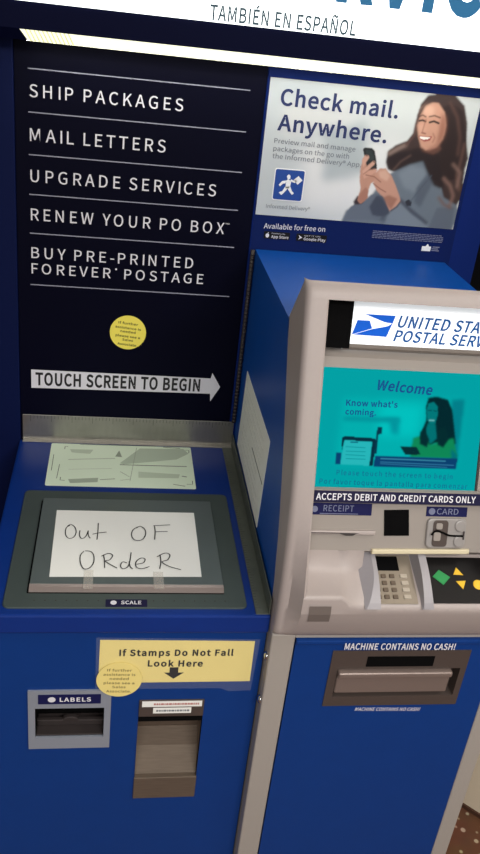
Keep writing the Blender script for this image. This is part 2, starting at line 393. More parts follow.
    'p': (591, [[88,518,159,518,168,458,170,458,199,480,231,501,264,517,299,527,335,531,407,519,465,484,507,429,532,356,541,267,529,170,496,92,446,35,385,0,316,-12,287,-10,259,-3,230,10,201,26,173,48,175,-43,175,-218,88,-218],[350,70,391,96,423,139,443,196,450,266,445,330,430,383,404,424,365,449,313,458,287,455,260,446,233,432,205,412,175,387,175,114,203,94,230,78,255,68,280,63,301,61]]),
    'q': (591, [[416,-34,421,60,394,37,365,17,333,1,300,-9,264,-12,192,-1,133,33,88,89,60,164,51,258,63,351,95,427,145,484,206,519,275,531,309,529,340,521,369,508,396,491,423,469,425,469,434,518,504,518,504,-218,416,-218],[311,64,338,72,364,86,390,106,416,132,416,403,390,424,365,439,340,450,315,456,290,458,243,449,201,422,169,380,148,325,140,259,146,191,164,136,194,95,234,70,283,61]]),
    'r': (370, [[88,518,159,518,168,423,170,423,193,460,221,490,251,512,283,526,317,531,330,531,341,530,352,528,362,524,372,520,356,444,346,448,337,450,328,452,317,453,305,453,279,449,251,436,224,413,198,379,175,333,175,0,88,0]]),
    's': (446, [[180,-9,138,1,98,16,62,36,31,59,72,117,100,97,128,79,158,66,191,58,226,55,263,59,292,71,312,88,324,111,328,136,321,165,303,188,276,206,244,221,210,235,166,252,125,273,91,301,68,337,59,384,67,431,89,472,126,503,175,524,237,531,275,528,310,520,343,507,372,491,398,472,356,418,334,432,312,445,289,455,265,461,238,464,203,460,176,449,157,432,146,412,142,388,148,362,165,342,189,326,220,312,254,299,299,281,342,259,377,231,402,193,411,141,403,93,380,51,342,17,290,-4,223,-12]]),
    't': (360, [[192,-4,151,18,123,55,108,102,103,160,103,447,26,447,26,513,108,518,117,664,190,664,190,518,331,518,331,447,190,447,190,157,192,123,201,95,216,75,239,62,270,58,282,59,294,61,306,64,318,68,329,72,346,7,328,1,309,-4,289,-8,270,-11,250,-12]]),
    'u': (579, [[181,-4,136,21,105,61,86,118,80,190,80,518,168,518,168,200,171,149,182,110,201,84,229,68,265,63,295,66,323,76,350,93,377,118,405,151,405,518,492,518,492,0,420,0,413,81,410,81,380,50,349,24,316,4,280,-8,239,-12]]),
    'v': (497, [[12,518,103,518,200,223,210,193,220,162,229,131,239,101,248,71,253,71,262,101,272,131,281,162,291,193,300,223,399,518,485,518,301,0,199,0]]),
    'w': (765, [[26,518,114,518,192,218,198,189,204,160,210,131,216,103,222,74,227,74,233,103,240,131,247,160,254,189,261,218,342,518,427,518,508,218,516,189,523,160,530,131,537,103,545,74,549,74,556,103,562,131,568,160,574,189,581,218,656,518,740,518,600,0,494,0,420,279,412,309,405,338,398,367,392,397,384,428,380,428,373,397,366,367,359,337,352,307,344,278,271,0,170,0]]),
    'x': (475, [[185,270,28,518,122,518,192,404,201,387,211,370,221,352,232,335,242,318,247,318,256,335,265,352,274,370,283,387,293,404,357,518,447,518,290,261,461,0,365,0,289,121,278,140,268,159,256,177,245,196,233,214,228,214,217,196,207,177,197,159,186,140,175,121,106,0,14,0]]),
    'y': (497, [[82,-223,69,-221,57,-219,46,-216,35,-213,52,-143,59,-145,67,-148,75,-150,84,-151,93,-152,125,-146,152,-131,175,-107,194,-76,209,-40,220,-1,12,518,103,518,208,231,218,203,228,173,238,143,249,113,259,84,264,84,272,113,281,143,289,173,298,202,306,231,400,518,485,518,290,-44,266,-101,236,-151,199,-189,153,-214,96,-223]]),
    'z': (453, [[33,47,306,447,63,447,63,518,417,518,417,471,143,71,425,71,425,0,33,0]]),
    '.': (265, [[112,-9,95,0,82,13,73,32,70,53,73,76,82,94,95,108,112,117,133,120,152,117,170,108,183,94,192,76,196,53,192,32,183,13,170,0,152,-9,133,-12]]),
    "'": (265, [[88,638,86,735,177,735,175,638,159,461,105,461]]),
    '!': (308, [[112,615,110,714,197,714,196,615,184,211,124,211],[134,-9,117,0,103,13,94,32,91,53,94,76,103,94,117,108,134,117,154,120,174,117,191,108,205,94,213,76,217,53,213,32,205,13,191,0,174,-9,154,-12]]),
    '-': (331, [[44,300,288,300,288,234,44,234]]),
    'É': (562, [[96,699,499,699,499,625,184,625,184,405,449,405,449,330,184,330,184,75,509,75,509,0,96,0],[252,787,402,925,452,865,291,743]]),
    'Ñ': (690, [[96,699,186,699,442,258,517,114,522,114,518,157,515,202,512,247,510,292,509,336,509,699,593,699,593,0,503,0,248,442,173,586,169,586,171,543,174,499,177,455,179,411,179,367,179,0,96,0],[393,763,360,782,332,804,306,823,278,831,262,828,249,819,239,805,231,786,226,761,168,766,174,810,189,846,211,873,240,890,276,896,318,888,351,869,379,847,405,828,433,820,449,823,462,832,473,846,480,866,485,891,544,887,537,842,522,805,500,778,471,761,436,755]]),
    '®': (451, [[162,350,107,378,64,422,35,481,25,550,35,620,64,678,107,722,162,750,225,760,288,750,343,722,386,678,415,620,425,550,415,481,386,422,343,378,288,350,225,340],[276,387,320,410,354,446,376,494,383,550,376,607,354,654,320,690,276,714,225,722,174,714,131,690,97,654,75,607,67,550,75,494,97,446,131,410,174,387,225,379],[148,661,229,661,254,659,277,651,295,638,307,619,312,592,310,577,305,563,296,550,285,540,272,533,321,444,273,444,235,520,192,520,192,444,148,444],[218,553,235,555,248,559,258,566,264,576,266,589,265,601,260,611,251,619,238,624,221,626,192,626,192,553]]),
    '™': (678, [[110,663,3,663,3,720,279,720,279,663,172,663,172,390,110,390],[331,720,408,720,459,597,487,512,492,512,522,597,570,720,648,720,648,390,589,390,589,537,596,649,592,649,514,441,464,441,387,649,382,649,390,537,390,390,331,390]]),
    ' ': (214, []),
}

def fatten(P, r):
    """move a closed contour outwards by r (outer contours run clockwise, holes counter-clockwise)"""
    n, out = len(P), []
    for i in range(n):
        a, b, c = Vector(P[i - 1]), Vector(P[i]), Vector(P[(i + 1) % n])
        d0, d1 = (b - a).normalized(), (c - b).normalized()
        n0, n1 = Vector((-d0.y, d0.x)), Vector((-d1.y, d1.x))
        m = n0 + n1
        k = min(1.0 / max(0.5 * m.length_squared, 0.35), 1.8) if m.length > 1e-6 else 0
        out.append(b + m * (r * k))
    return out

def text_geo(body, bold=0.0, shear=0.0, spacing=1.0):
    cu = bpy.data.curves.new('text', 'CURVE')
    cu.dimensions = '2D'
    cu.fill_mode = 'BOTH'
    x = 0.0
    for ch in body:
        adv, loops = GLYPHS[ch]
        for lp in loops:
            n = len(lp) // 2
            sp = cu.splines.new('POLY')
            sp.points.add(n - 1)
            sp.use_cyclic_u = True
            P = [(lp[2 * k] / 1000, lp[2 * k + 1] / 1000) for k in range(n)]
            if bold:
                P = fatten(P, bold)
            for k in range(n):
                px, py = P[k]
                sp.points[k].co = (x + px + shear * py, py, 0, 1)
        x += adv / 1000 * spacing + 2 * bold
    o = bpy.data.objects.new('text', cu)
    C.objects.link(o)
    dg = bpy.context.evaluated_depsgraph_get()
    me = o.evaluated_get(dg).to_mesh()
    vs_ = [(v.co.x, v.co.y) for v in me.vertices]
    fs = [tuple(p.vertices) for p in me.polygons]
    o.evaluated_get(dg).to_mesh_clear()
    bpy.data.objects.remove(o)
    bpy.data.curves.remove(cu)
    return vs_, fs

def write(mb, pl, body, u, v, w, cap, bold=0.0, shear=0.0, spacing=1.0, d=0.0009, du=0.0, centre=False, mi=0):
    """a line of lettering: left end u, baseline v, width w, capital height cap; du: baseline drop over the width"""
    vs_, fs = text_geo(body, bold, shear, spacing)
    x0 = min(p[0] for p in vs_)
    x1 = max(p[0] for p in vs_)
    k, h = w / (x1 - x0), cap / (0.700 + 2 * bold)
    if centre:
        u -= w / 2
    mb.add([pl(u + (p[0] - x0) * k, v + (p[1] + bold) * h + du * (p[0] - x0) / (x1 - x0), d) for p in vs_], fs, mi)
    return mb

def ribbon(mb, pl, pts, w, d=0.001, mi=0, smooth=True):
    P = [Vector(p).to_2d() for p in pts]
    if smooth and len(P) > 2:
        Q = []
        for i in range(len(P) - 1):
            a, b, c, e = P[max(i - 1, 0)], P[i], P[i + 1], P[min(i + 2, len(P) - 1)]
            for t in (0, .25, .5, .75):
                Q.append(0.5 * ((2 * b) + (c - a) * t + (2 * a - 5 * b + 4 * c - e) * t * t + (3 * b - a - 3 * c + e) * t ** 3))
        P = Q + [P[-1]]
    L_, R_ = [], []
    for i, p in enumerate(P):
        t = (P[min(i + 1, len(P) - 1)] - P[max(i - 1, 0)]).normalized()
        nn = Vector((-t.y, t.x)) * w / 2
        L_.append(pl(p.x + nn.x, p.y + nn.y, d))
        R_.append(pl(p.x - nn.x, p.y - nn.y, d))
    n = len(P)
    mb.add(L_ + R_, [(i + n, i + n + 1, i + 1, i) for i in range(n - 1)], mi)
    return mb

def holed(mb, pl, u0, u1, v0, v1, holes, depth, mi=0):
    """sheet with rectangular holes; hole walls run back by depth (negative d)"""
    us = sorted({u0, u1, *[h[0] for h in holes], *[h[1] for h in holes]})
    ws = sorted({v0, v1, *[h[2] for h in holes], *[h[3] for h in holes]})
    for a, b in zip(us, us[1:]):
        for c, e in zip(ws, ws[1:]):
            mu, mv = (a + b) / 2, (c + e) / 2
            if any(h[0] < mu < h[1] and h[2] < mv < h[3] for h in holes):
                continue
            mb.quad(pl(a, c), pl(b, c), pl(b, e), pl(a, e), mi)
    for a, b, c, e in holes:
        mb.quad(pl(a, c), pl(a, e), pl(a, e, -depth), pl(a, c, -depth), mi)
        mb.quad(pl(b, c), pl(b, c, -depth), pl(b, e, -depth), pl(b, e), mi)
        mb.quad(pl(a, c), pl(a, c, -depth), pl(b, c, -depth), pl(b, c), mi)
        mb.quad(pl(a, e), pl(b, e), pl(b, e, -depth), pl(a, e, -depth), mi)
    return mb

def tube(mb, pts, r, n=10, mi=0):
    P = [Vector(p) for p in pts]
    vs_, fs = [], []
    for i, p in enumerate(P):
        t = (P[min(i + 1, len(P) - 1)] - P[max(i - 1, 0)]).normalized()
        a = t.orthogonal().normalized()
        b = t.cross(a)
        for k in range(n):
            q = 2 * math.pi * k / n
            vs_.append(p + (a * math.cos(q) + b * math.sin(q)) * r)
    for i in range(len(P) - 1):
        for k in range(n):
            fs.append((i * n + k, i * n + (k + 1) % n, (i + 1) * n + (k + 1) % n, (i + 1) * n + k))
    fs.append(tuple(range(n))[::-1])
    fs.append(tuple((len(P) - 1) * n + k for k in range(n)))
    mb.add(vs_, fs, mi)
    return mb

# ---------------------------------------------------------------- printed pictures: colours on a fine flat grid
def blur(a, r):
    if r < 0.5:
        return a
    k = int(math.ceil(r * 2.5))
    w = np.exp(-0.5 * (np.arange(-k, k + 1) / r) ** 2)
    w /= w.sum()
    for ax in (0, 1):
        p = np.pad(a, [(k, k) if i == ax else (0, 0) for i in range(2)], mode='edge')
        a = sum(w[j] * (p[j:j + a.shape[0], :] if ax == 0 else p[:, j:j + a.shape[1]]) for j in range(2 * k + 1))
    return a

def paint(base, shapes, w, h, step):
    nx, ny = int(round(w / step)), int(round(h / step))
    gx, gy = np.meshgrid((np.arange(nx) + .5) * step, (np.arange(ny) + .5) * step)
    img = np.empty((ny, nx, 3))
    img[:] = lin(base)
    for sh in shapes:
        kind, col, soft, pts = sh[:4]
        m = np.zeros((ny, nx))
        if kind == 'poly':
            inside = np.zeros((ny, nx), bool)
            for i in range(len(pts)):
                (x0, y0), (x1, y1) = pts[i - 1], pts[i]
                if y0 == y1:
                    continue
                c = (y0 > gy) != (y1 > gy)
                inside ^= c & (gx < (x1 - x0) * (gy - y0) / (y1 - y0) + x0)
            m[inside] = 1
        else:
            r = sh[4] / 2
            for (x0, y0), (x1, y1) in zip(pts, pts[1:]):
                dx, dy = x1 - x0, y1 - y0
                t = np.clip(((gx - x0) * dx + (gy - y0) * dy) / max(dx * dx + dy * dy, 1e-9), 0, 1)
                dd = np.hypot(gx - x0 - t * dx, gy - y0 - t * dy)
                m = np.maximum(m, np.clip((r - dd) / step + .5, 0, 1))
        m = blur(m, soft / step)[..., None]
        img = img * (1 - m) + np.array(lin(col)) * m
    return img

def print_mesh(name, pl, u0, v0, img, step, d, material, parent=None):
    ny, nx = img.shape[:2]
    org = pl(u0, v0, d)
    me = bpy.data.meshes.new(name)
    iu, iv = np.meshgrid(np.arange(nx + 1) * step, np.arange(ny + 1) * step)
    co = (iu[..., None] * np.array(pl.u) + iv[..., None] * np.array(pl.v)).reshape(-1, 3)
    a = (np.arange(ny)[:, None] * (nx + 1) + np.arange(nx)[None, :]).reshape(-1)
    fc = np.stack([a, a + 1, a + nx + 2, a + nx + 1], 1)
    me.from_pydata(co.tolist(), [], fc.tolist())
    at = me.color_attributes.new('print', 'FLOAT_COLOR', 'CORNER')
    col = np.concatenate([img.reshape(-1, 3), np.ones((ny * nx, 1))], 1)
    at.data.foreach_set('color', np.repeat(col, 4, axis=0).astype(np.float32).ravel())
    me.materials.append(material)
    return place(bpy.data.objects.new(name, me), org, parent)

PICTURE_SHAPES = [
    ('poly', (176, 186, 190), 9, [(119, 285), (211, 293), (230, 189), (138, 163)]),
    ('poly', (205, 208, 208), 10, [(30, 311), (168, 324), (193, 286), (38, 244)]),
    ('poly', (58, 42, 40), 1.6, [(331, 353), (355, 358), (390, 357), (413, 340), (427, 307), (435, 266), (446, 237), (444, 213), (447, 182), (448, 150), (440, 126), (422, 122), (401, 141), (400, 172), (381, 183), (364, 200), (353, 223), (314, 205), (293, 194), (274, 199), (267, 213), (267, 237), (282, 250), (305, 261), (315, 277), (316, 309), (319, 335)]),
    ('poly', (104, 116, 128), 2, [(190, 80), (197, 106), (219, 123), (243, 134), (258, 161), (275, 187), (295, 202), (321, 219), (357, 233), (384, 201), (410, 151), (444, 136), (451, 119), (445, 82), (349, 81), (269, 82)]),
    ('poly', (122, 134, 146), 4, [(297, 194), (323, 212), (353, 208), (368, 182), (347, 155), (316, 165)]),
    ('poly', (84, 94, 108), 3, [(345, 167), (364, 200), (380, 183), (361, 125), (345, 136)]),
    ('poly', (78, 88, 102), 3, [(258, 142), (276, 150), (303, 114), (288, 87), (265, 95)]),
    ('poly', (118, 130, 142), 3, [(291, 107), (315, 134), (350, 111), (390, 83), (349, 81), (289, 83)]),
    ('poly', (72, 80, 94), 2, [(313, 143), (341, 123), (387, 95), (383, 89), (343, 111), (312, 134)]),
    ('poly', (92, 102, 116), 2, [(400, 128), (440, 131), (443, 83), (390, 83)]),
    ('poly', (34, 22, 24), 2.5, [(268, 219), (276, 232), (310, 241), (334, 250), (366, 245), (385, 238), (398, 203), (405, 167), (382, 174), (362, 200), (347, 222), (319, 213), (293, 199), (278, 200)]),
    ('poly', (38, 24, 24), 2, [(365, 330), (384, 343), (413, 329), (432, 272), (440, 231), (432, 193), (407, 185), (388, 214), (376, 252), (383, 285)]),
    ('line', (86, 60, 54), 3, [(381, 343), (403, 316), (418, 277), (421, 241)], 5),
    ('line', (100, 72, 64), 3, [(431, 266), (431, 230), (429, 199), (441, 169)], 5),
    ('line', (128, 98, 88), 3, [(401, 191), (419, 177), (431, 156), (427, 133)], 6),
    ('line', (112, 84, 76), 3, [(399, 150), (415, 135), (432, 130)], 5),
    ('line', (132, 104, 94), 3, [(415, 222), (435, 206), (435, 175)], 5),
    ('line', (150, 128, 118), 3, [(270, 231), (287, 243), (303, 252)], 6),
    ('line', (92, 66, 60), 2, [(318, 303), (317, 274), (304, 252)], 5),
    ('line', (96, 74, 68), 2, [(286, 200), (299, 218), (318, 232)], 3),
    ('poly', (96, 62, 52), 2.5, [(332, 254), (370, 264), (383, 250), (368, 238), (342, 242)]),
    ('poly', (196, 148, 126), 1.6, [(321, 327), (334, 340), (356, 341), (373, 324), (382, 297), (381, 272), (370, 254), (349, 245), (336, 251), (326, 272), (320, 292), (319, 315)]),
    ('poly', (214, 170, 148), 4, [(324, 326), (338, 336), (350, 329), (350, 312), (330, 313)]),
    ('poly', (206, 160, 138), 4, [(323, 292), (333, 300), (341, 279), (330, 274)]),
    ('poly', (150, 100, 82), 4, [(367, 322), (378, 314), (383, 291), (381, 271), (369, 253), (369, 284)]),
    ('poly', (168, 118, 100), 3, [(353, 250), (371, 261), (378, 270), (372, 254), (352, 244)]),
    ('line', (60, 36, 30), 1, [(320, 310), (327, 314), (335, 311)], 2.2),
    ('line', (60, 36, 30), 1, [(342, 312), (353, 315), (366, 312)], 2.4),
    ('line', (36, 22, 22), 0.8, [(322, 302), (329, 304), (336, 302)], 3.6),
    ('line', (36, 22, 22), 0.8, [(345, 301), (354, 304), (365, 301)], 4),
    ('line', (150, 98, 80), 1.2, [(336, 306), (334, 287), (333, 280), (341, 278)], 2),
    ('line', (120, 70, 60), 1, [(332, 279), (341, 278)], 1.6),
    ('poly', (150, 66, 60), 1, [(326, 273), (336, 273), (348, 273), (357, 274), (353, 265), (342, 262), (332, 266)]),
    ('poly', (246, 242, 236), 0.7, [(329, 272), (339, 272), (354, 272), (348, 267), (338, 266), (331, 268)]),
    ('line', (150, 96, 80), 1.4, [(357, 280), (363, 272), (360, 262)], 2),
    ('poly', (60, 45, 45), 2, [(321, 328), (333, 344), (357, 349), (367, 341), (346, 342), (329, 332), (321, 309), (320, 292), (316, 311)]),
    ('poly', (48, 36, 44), 1.5, [(210, 126), (217, 140), (227, 138), (242, 137), (228, 118), (216, 115)]),
    ('poly', (98, 108, 122), 1.5, [(196, 86), (206, 115), (215, 121), (230, 122), (245, 143), (259, 147), (268, 119), (283, 106), (275, 92)]),
    ('poly', (62, 70, 86), 2, [(247, 118), (259, 144), (272, 138), (292, 121), (295, 107), (281, 99), (258, 100)]),
    ('poly', (190, 142, 122), 1.2, [(221, 157), (216, 172), (214, 193), (215, 217), (221, 223), (228, 218), (234, 205), (243, 212), (248, 206), (244, 195), (253, 189), (253, 175), (242, 167), (239, 153), (240, 137), (227, 123), (219, 130)]),
    ('poly', (168, 118, 100), 1.5, [(221, 144), (232, 159), (239, 153), (240, 137), (227, 123), (219, 130)]),
    ('poly', (28, 32, 34), 0.8, [(212, 236), (217, 240), (232, 239), (238, 235), (245, 216), (250, 198), (230, 194), (217, 224)]),
    ('poly', (44, 54, 56), 0.8, [(219, 235), (232, 235), (240, 219), (239, 216), (230, 214), (221, 224)]),
    ('poly', (206, 160, 140), 1, [(214, 213), (219, 225), (226, 225), (229, 220), (223, 209), (220, 198)]),
    ('poly', (206, 160, 140), 1, [(218, 191), (228, 203), (239, 215), (244, 212), (242, 206), (231, 194), (222, 185)]),
    ('poly', (204, 156, 136), 1, [(220, 185), (231, 194), (249, 198), (252, 195), (239, 184), (225, 176)]),
    ('poly', (196, 148, 128), 1.2, [(247, 189), (256, 200), (269, 201), (285, 186), (296, 170), (309, 148), (316, 134), (307, 122), (295, 112), (287, 124), (281, 138), (268, 145), (257, 154), (247, 168)]),
    ('poly', (212, 170, 150), 2, [(254, 193), (268, 198), (281, 186), (276, 175), (260, 181)]),
    ('poly', (160, 112, 94), 2, [(275, 141), (287, 146), (307, 140), (297, 116), (288, 123)]),
    ('line', (140, 92, 76), 0.8, [(228, 184), (247, 182), (263, 172)], 2),
    ('line', (140, 92, 76), 0.8, [(247, 168), (264, 158), (278, 152)], 2),
    ('line', (150, 100, 84), 0.8, [(222, 185), (232, 194), (245, 199)], 1.5),
    ('line', (92, 64, 60), 0.7, [(239, 213), (243, 211)], 2),
    ('line', (92, 64, 60), 0.7, [(221, 224), (224, 223)], 2),
    ('line', (60, 66, 80), 1.2, [(297, 113), (309, 123), (316, 136)], 3),
    ('poly', (36, 40, 52), 1, [(325, 135), (332, 141), (340, 136), (340, 127), (331, 126)]),
    ('line', (74, 84, 98), 1.2, [(337, 136), (360, 175), (373, 195)], 2),
]
CARRIER_SHAPES = {
    'body': [(59, 159), (63, 162), (70, 158), (69, 149), (66, 143), (59, 143)],
    'head': [(59, 168), (63, 172), (67, 169), (67, 163), (62, 161)],
    'armb': [(59, 159), (50, 157), (44, 149), (47, 146), (53, 152), (58, 153)],
    'armf': [(67, 158), (78, 155), (82, 158), (80, 162), (76, 160), (69, 162)],
    'bag': [(75, 162), (84, 170), (94, 162), (84, 152)],
    'leg1': [(58, 146), (66, 145), (56, 132), (52, 128), (46, 133), (49, 135), (53, 136)],
    'leg2': [(62, 146), (69, 148), (74, 138), (79, 134), (75, 130), (70, 135), (65, 141)],
}
SCREEN_SHAPES = [
    ('poly', (0, 178, 178), 6, [(39, 156), (256, 162), (252, 40), (33, 41)]),
    ('poly', (0, 198, 196), 8, [(104, 149), (181, 149), (175, 94), (106, 91)]),
    ('poly', (0, 150, 158), 3, [(41, 124), (142, 126), (141, 116), (42, 116)]),
    ('poly', (0, 150, 160), 4, [(121, 123), (142, 122), (142, 95), (129, 97)]),
    ('poly', (0, 128, 140), 3, [(231, 161), (256, 162), (252, 40), (241, 41)]),
    ('poly', (2, 26, 36), 1.4, [(189, 162), (204, 165), (225, 160), (235, 142), (241, 114), (247, 84), (240, 77), (227, 83), (209, 83), (198, 76), (181, 88), (184, 109), (189, 123), (186, 147)]),
    ('poly', (0, 120, 122), 1.1, [(190, 152), (199, 155), (207, 148), (209, 133), (206, 118), (198, 114), (191, 123), (188, 140)]),
    ('poly', (0, 112, 114), 1.5, [(192, 118), (206, 118), (212, 92), (201, 81), (190, 95)]),
    ('line', (0, 60, 70), 0.8, [(191, 140), (197, 140)], 1.6),
    ('line', (0, 60, 70), 0.8, [(201, 140), (206, 139)], 1.6),
    ('line', (120, 200, 200), 0.8, [(195, 123), (203, 123)], 2),
    ('poly', (14, 136, 84), 1.8, [(168, 91), (186, 97), (200, 80), (218, 86), (242, 93), (252, 60), (245, 57), (166, 57)]),
    ('poly', (3, 34, 40), 1.5, [(180, 102), (187, 109), (198, 89), (195, 75), (181, 81)]),
    ('poly', (3, 32, 38), 1.5, [(210, 107), (225, 113), (233, 90), (225, 76), (214, 80)]),
    ('poly', (0, 112, 120), 2, [(240, 75), (252, 63), (251, 55), (241, 56)]),
    ('poly', (10, 58, 110), 1, [(103, 58), (253, 57), (252, 39), (102, 39)]),
    ('line', (60, 140, 170), 0.6, [(114, 53), (231, 52)], 1.8),
    ('line', (50, 120, 160), 0.6, [(114, 47), (247, 45)], 1.5),
    ('line', (50, 120, 160), 0.6, [(114, 44), (235, 41)], 1.2),
    ('poly', (10, 58, 110), 1, [(33, 61), (43, 61), (43, 41), (34, 41)]),
    ('poly', (6, 36, 58), 0.8, [(42, 88), (48, 90), (100, 88), (104, 84), (100, 39), (93, 40), (96, 81), (47, 83), (43, 61)]),
    ('poly', (40, 186, 190), 1, [(47, 83), (95, 81), (94, 40), (43, 41)]),
    ('line', (0, 80, 110), 0.6, [(58, 80), (70, 80)], 2),
    ('line', (0, 140, 150), 0.6, [(50, 72), (84, 71)], 1.2),
    ('line', (0, 140, 150), 0.6, [(51, 64), (85, 64)], 1.2),
    ('line', (0, 140, 150), 0.6, [(51, 58), (85, 57)], 1.2),
    ('line', (0, 140, 150), 0.6, [(52, 51), (86, 51)], 1.2),
    ('poly', (6, 44, 70), 1, [(103, 108), (112, 108), (111, 96), (106, 95), (106, 61), (100, 61)]),
    ('poly', (6, 36, 44), 1, [(146, 76), (177, 75), (185, 62), (157, 61)]),
]
NOTE_STROKES = [
    [(-0.036, -0.377), (-0.043, -0.386), (-0.043, -0.408), (-0.036, -0.421), (-0.027, -0.417), (-0.023, -0.4), (-0.027, -0.382), (-0.035, -0.374), (-0.041, -0.38)],
    [(-0.016, -0.394), (-0.016, -0.411), (-0.011, -0.421), (-0.004, -0.414), (-0.0, -0.396)],
    [(-0.0, -0.394), (0.001, -0.41), (0.005, -0.42)],
    [(0.019, -0.367), (0.019, -0.397), (0.018, -0.424)],
    [(0.009, -0.406), (0.022, -0.401), (0.036, -0.398)],
    [(0.098, -0.378), (0.088, -0.389), (0.085, -0.408), (0.091, -0.423), (0.104, -0.423), (0.112, -0.407), (0.112, -0.388), (0.103, -0.376), (0.094, -0.383)],
    [(0.131, -0.372), (0.132, -0.394), (0.13, -0.421)],
    [(0.129, -0.373), (0.146, -0.371), (0.163, -0.369)],
    [(0.131, -0.395), (0.143, -0.393), (0.157, -0.392)],
    [(-0.005, -0.462), (-0.011, -0.475), (-0.01, -0.498), (-0.003, -0.516), (0.007, -0.514), (0.014, -0.498), (0.014, -0.477), (0.008, -0.463), (-0.003, -0.461)],
    [(0.032, -0.472), (0.034, -0.49), (0.035, -0.513)],
    [(0.028, -0.477), (0.041, -0.468), (0.049, -0.474), (0.044, -0.488), (0.036, -0.492), (0.047, -0.504), (0.058, -0.513)],
    [(0.076, -0.497), (0.068, -0.494), (0.064, -0.506), (0.069, -0.515), (0.078, -0.508), (0.082, -0.487), (0.084, -0.464)],
    [(0.08, -0.493), (0.082, -0.508), (0.087, -0.515)],
    [(0.094, -0.501), (0.107, -0.496), (0.11, -0.484), (0.102, -0.482), (0.093, -0.494), (0.094, -0.51), (0.105, -0.514), (0.118, -0.507)],
    [(0.139, -0.47), (0.14, -0.491), (0.137, -0.514)],
    [(0.133, -0.477), (0.148, -0.465), (0.158, -0.47), (0.153, -0.486), (0.142, -0.493), (0.156, -0.507), (0.177, -0.516)],
]
CARD_MARKS = [
    ('poly', (188, 204, 184), [(0.06, -0.105), (0.107, -0.033), (0.211, -0.029), (0.222, -0.051), (0.192, -0.08), (0.068, -0.11)]),
    ('poly', (170, 184, 166), [(-0.052, -0.181), (0.013, -0.172), (0.012, -0.19), (-0.047, -0.197)]),
    ('poly', (150, 164, 146), [(0.049, -0.075), (0.058, -0.046), (0.065, -0.077)]),
    ('poly', (196, 212, 190), [(-0.056, -0.047), (-0.002, -0.046), (-0.009, -0.066), (-0.051, -0.062)]),
    ('poly', (196, 212, 190), [(0.102, -0.141), (0.196, -0.148), (0.192, -0.165), (0.102, -0.167)]),
    ('line', (40, 45, 40), [(0.06, -0.112), (0.214, -0.112)], 0.0022),
    ('line', (150, 160, 145), [(0.099, -0.03), (0.083, -0.182)], 0.001),
    ('line', (165, 175, 160), [(-0.057, -0.095), (0.049, -0.084)], 0.002),
    ('line', (165, 175, 160), [(-0.054, -0.139), (0.042, -0.13)], 0.001),
    ('line', (60, 65, 60), [(-0.034, -0.023), (0.147, -0.02)], 0.0016),
    ('line', (40, 45, 40), [(0.163, -0.024), (0.203, -0.026)], 0.0022),
    ('line', (40, 45, 40), [(-0.068, -0.047), (-0.068, -0.035), (-0.061, -0.034)], 0.0014),
    ('line', (40, 45, 40), [(0.215, -0.035), (0.224, -0.035), (0.223, -0.048)], 0.0014),
    ('line', (40, 45, 40), [(-0.069, -0.173), (-0.069, -0.186), (-0.059, -0.187)], 0.0014),
    ('line', (40, 45, 40), [(0.209, -0.19), (0.222, -0.19), (0.223, -0.175)], 0.0014),
    ('line', (70, 80, 70), [(-0.091, -0.074), (-0.091, -0.146)], 0.0012),
    ('line', (70, 80, 70), [(-0.075, -0.118), (-0.077, -0.179)], 0.0012),
    ('line', (120, 130, 115), [(0.017, -0.18), (0.05, -0.175)], 0.002),
    ('line', (120, 130, 115), [(0.061, -0.143), (0.082, -0.165)], 0.001),
    ('line', (120, 130, 115), [(0.083, -0.175), (0.061, -0.181)], 0.001),
    ('line', (120, 130, 115), [(0.179, -0.192), (0.205, -0.199)], 0.002),
    ('line', (110, 120, 110), [(0.2, -0.156), (0.211, -0.159)], 0.003),
]
EAGLE_SHAPES = {'top': [(22.0, 34.8), (75.0, 34.8), (71.0, 22.2), (67.0, 22.2), (57.0, 23.2)], 'mid': [(10.0, 24.3), (31.0, 24.3), (36.0, 11.6), (2.0, 0.0)], 'low': [(4.0, 0.0), (36.0, 10.5), (63.0, 16.9), (68.0, 20.0), (71.0, 23.2), (62.0, -1.1)]}

# ================================================================ the room
FLOOR = -COUNTER
mb = MB().box(-2.2, 3.4, -4.2, 0.45, FLOOR - 0.05, FLOOR)
struct(mb.build('floor', M['floor']))
mb = MB().box(-2.2, 3.4, 0.35, 0.45, FLOOR, 1.8)
struct(mb.build('wall_back', M['wall_dark']))
mb = MB().box(-2.2, 3.4, -4.2, 0.45, 1.8, 1.85)
struct(mb.build('ceiling', M['ceiling']))
# cream wall that runs off at an angle to the right of the terminal, with a dark skirting line
def diag(t, d=0.0):
    return (0.93 + t * 0.7071 + d * 0.7071, -0.264 - t * 0.7071 + d * 0.7071)
mb = MB()
a, b, c, e = diag(0), diag(2.6), diag(2.6, 0.08), diag(0, 0.08)
mb.add([(p[0], p[1], z) for z in (FLOOR, 1.8) for p in (a, b, c, e)],
       [(0, 1, 5, 4), (1, 2, 6, 5), (2, 3, 7, 6), (3, 0, 4, 7), (4, 5, 6, 7), (3, 2, 1, 0)])
struct(mb.build('wall_right', M['wall']))
mb = MB()
a, b, c, e = diag(0, -0.006), diag(2.6, -0.006), diag(2.6, 0), diag(0, 0)
mb.add([(p[0], p[1], z) for z in (FLOOR, FLOOR + 0.012) for p in (a, b, c, e)],
       [(0, 1, 5, 4), (1, 2, 6, 5), (2, 3, 7, 6), (3, 0, 4, 7), (4, 5, 6, 7), (3, 2, 1, 0)])
struct(mb.build('baseboard_right', M['skirting']))

# ================================================================ the kiosk with the scale
kiosk = thing('self_service_kiosk', 'blue mailing kiosk with scale counter and tall dark menu panel, left of the payment terminal', 'kiosk', (0.08, -0.3, FLOOR))

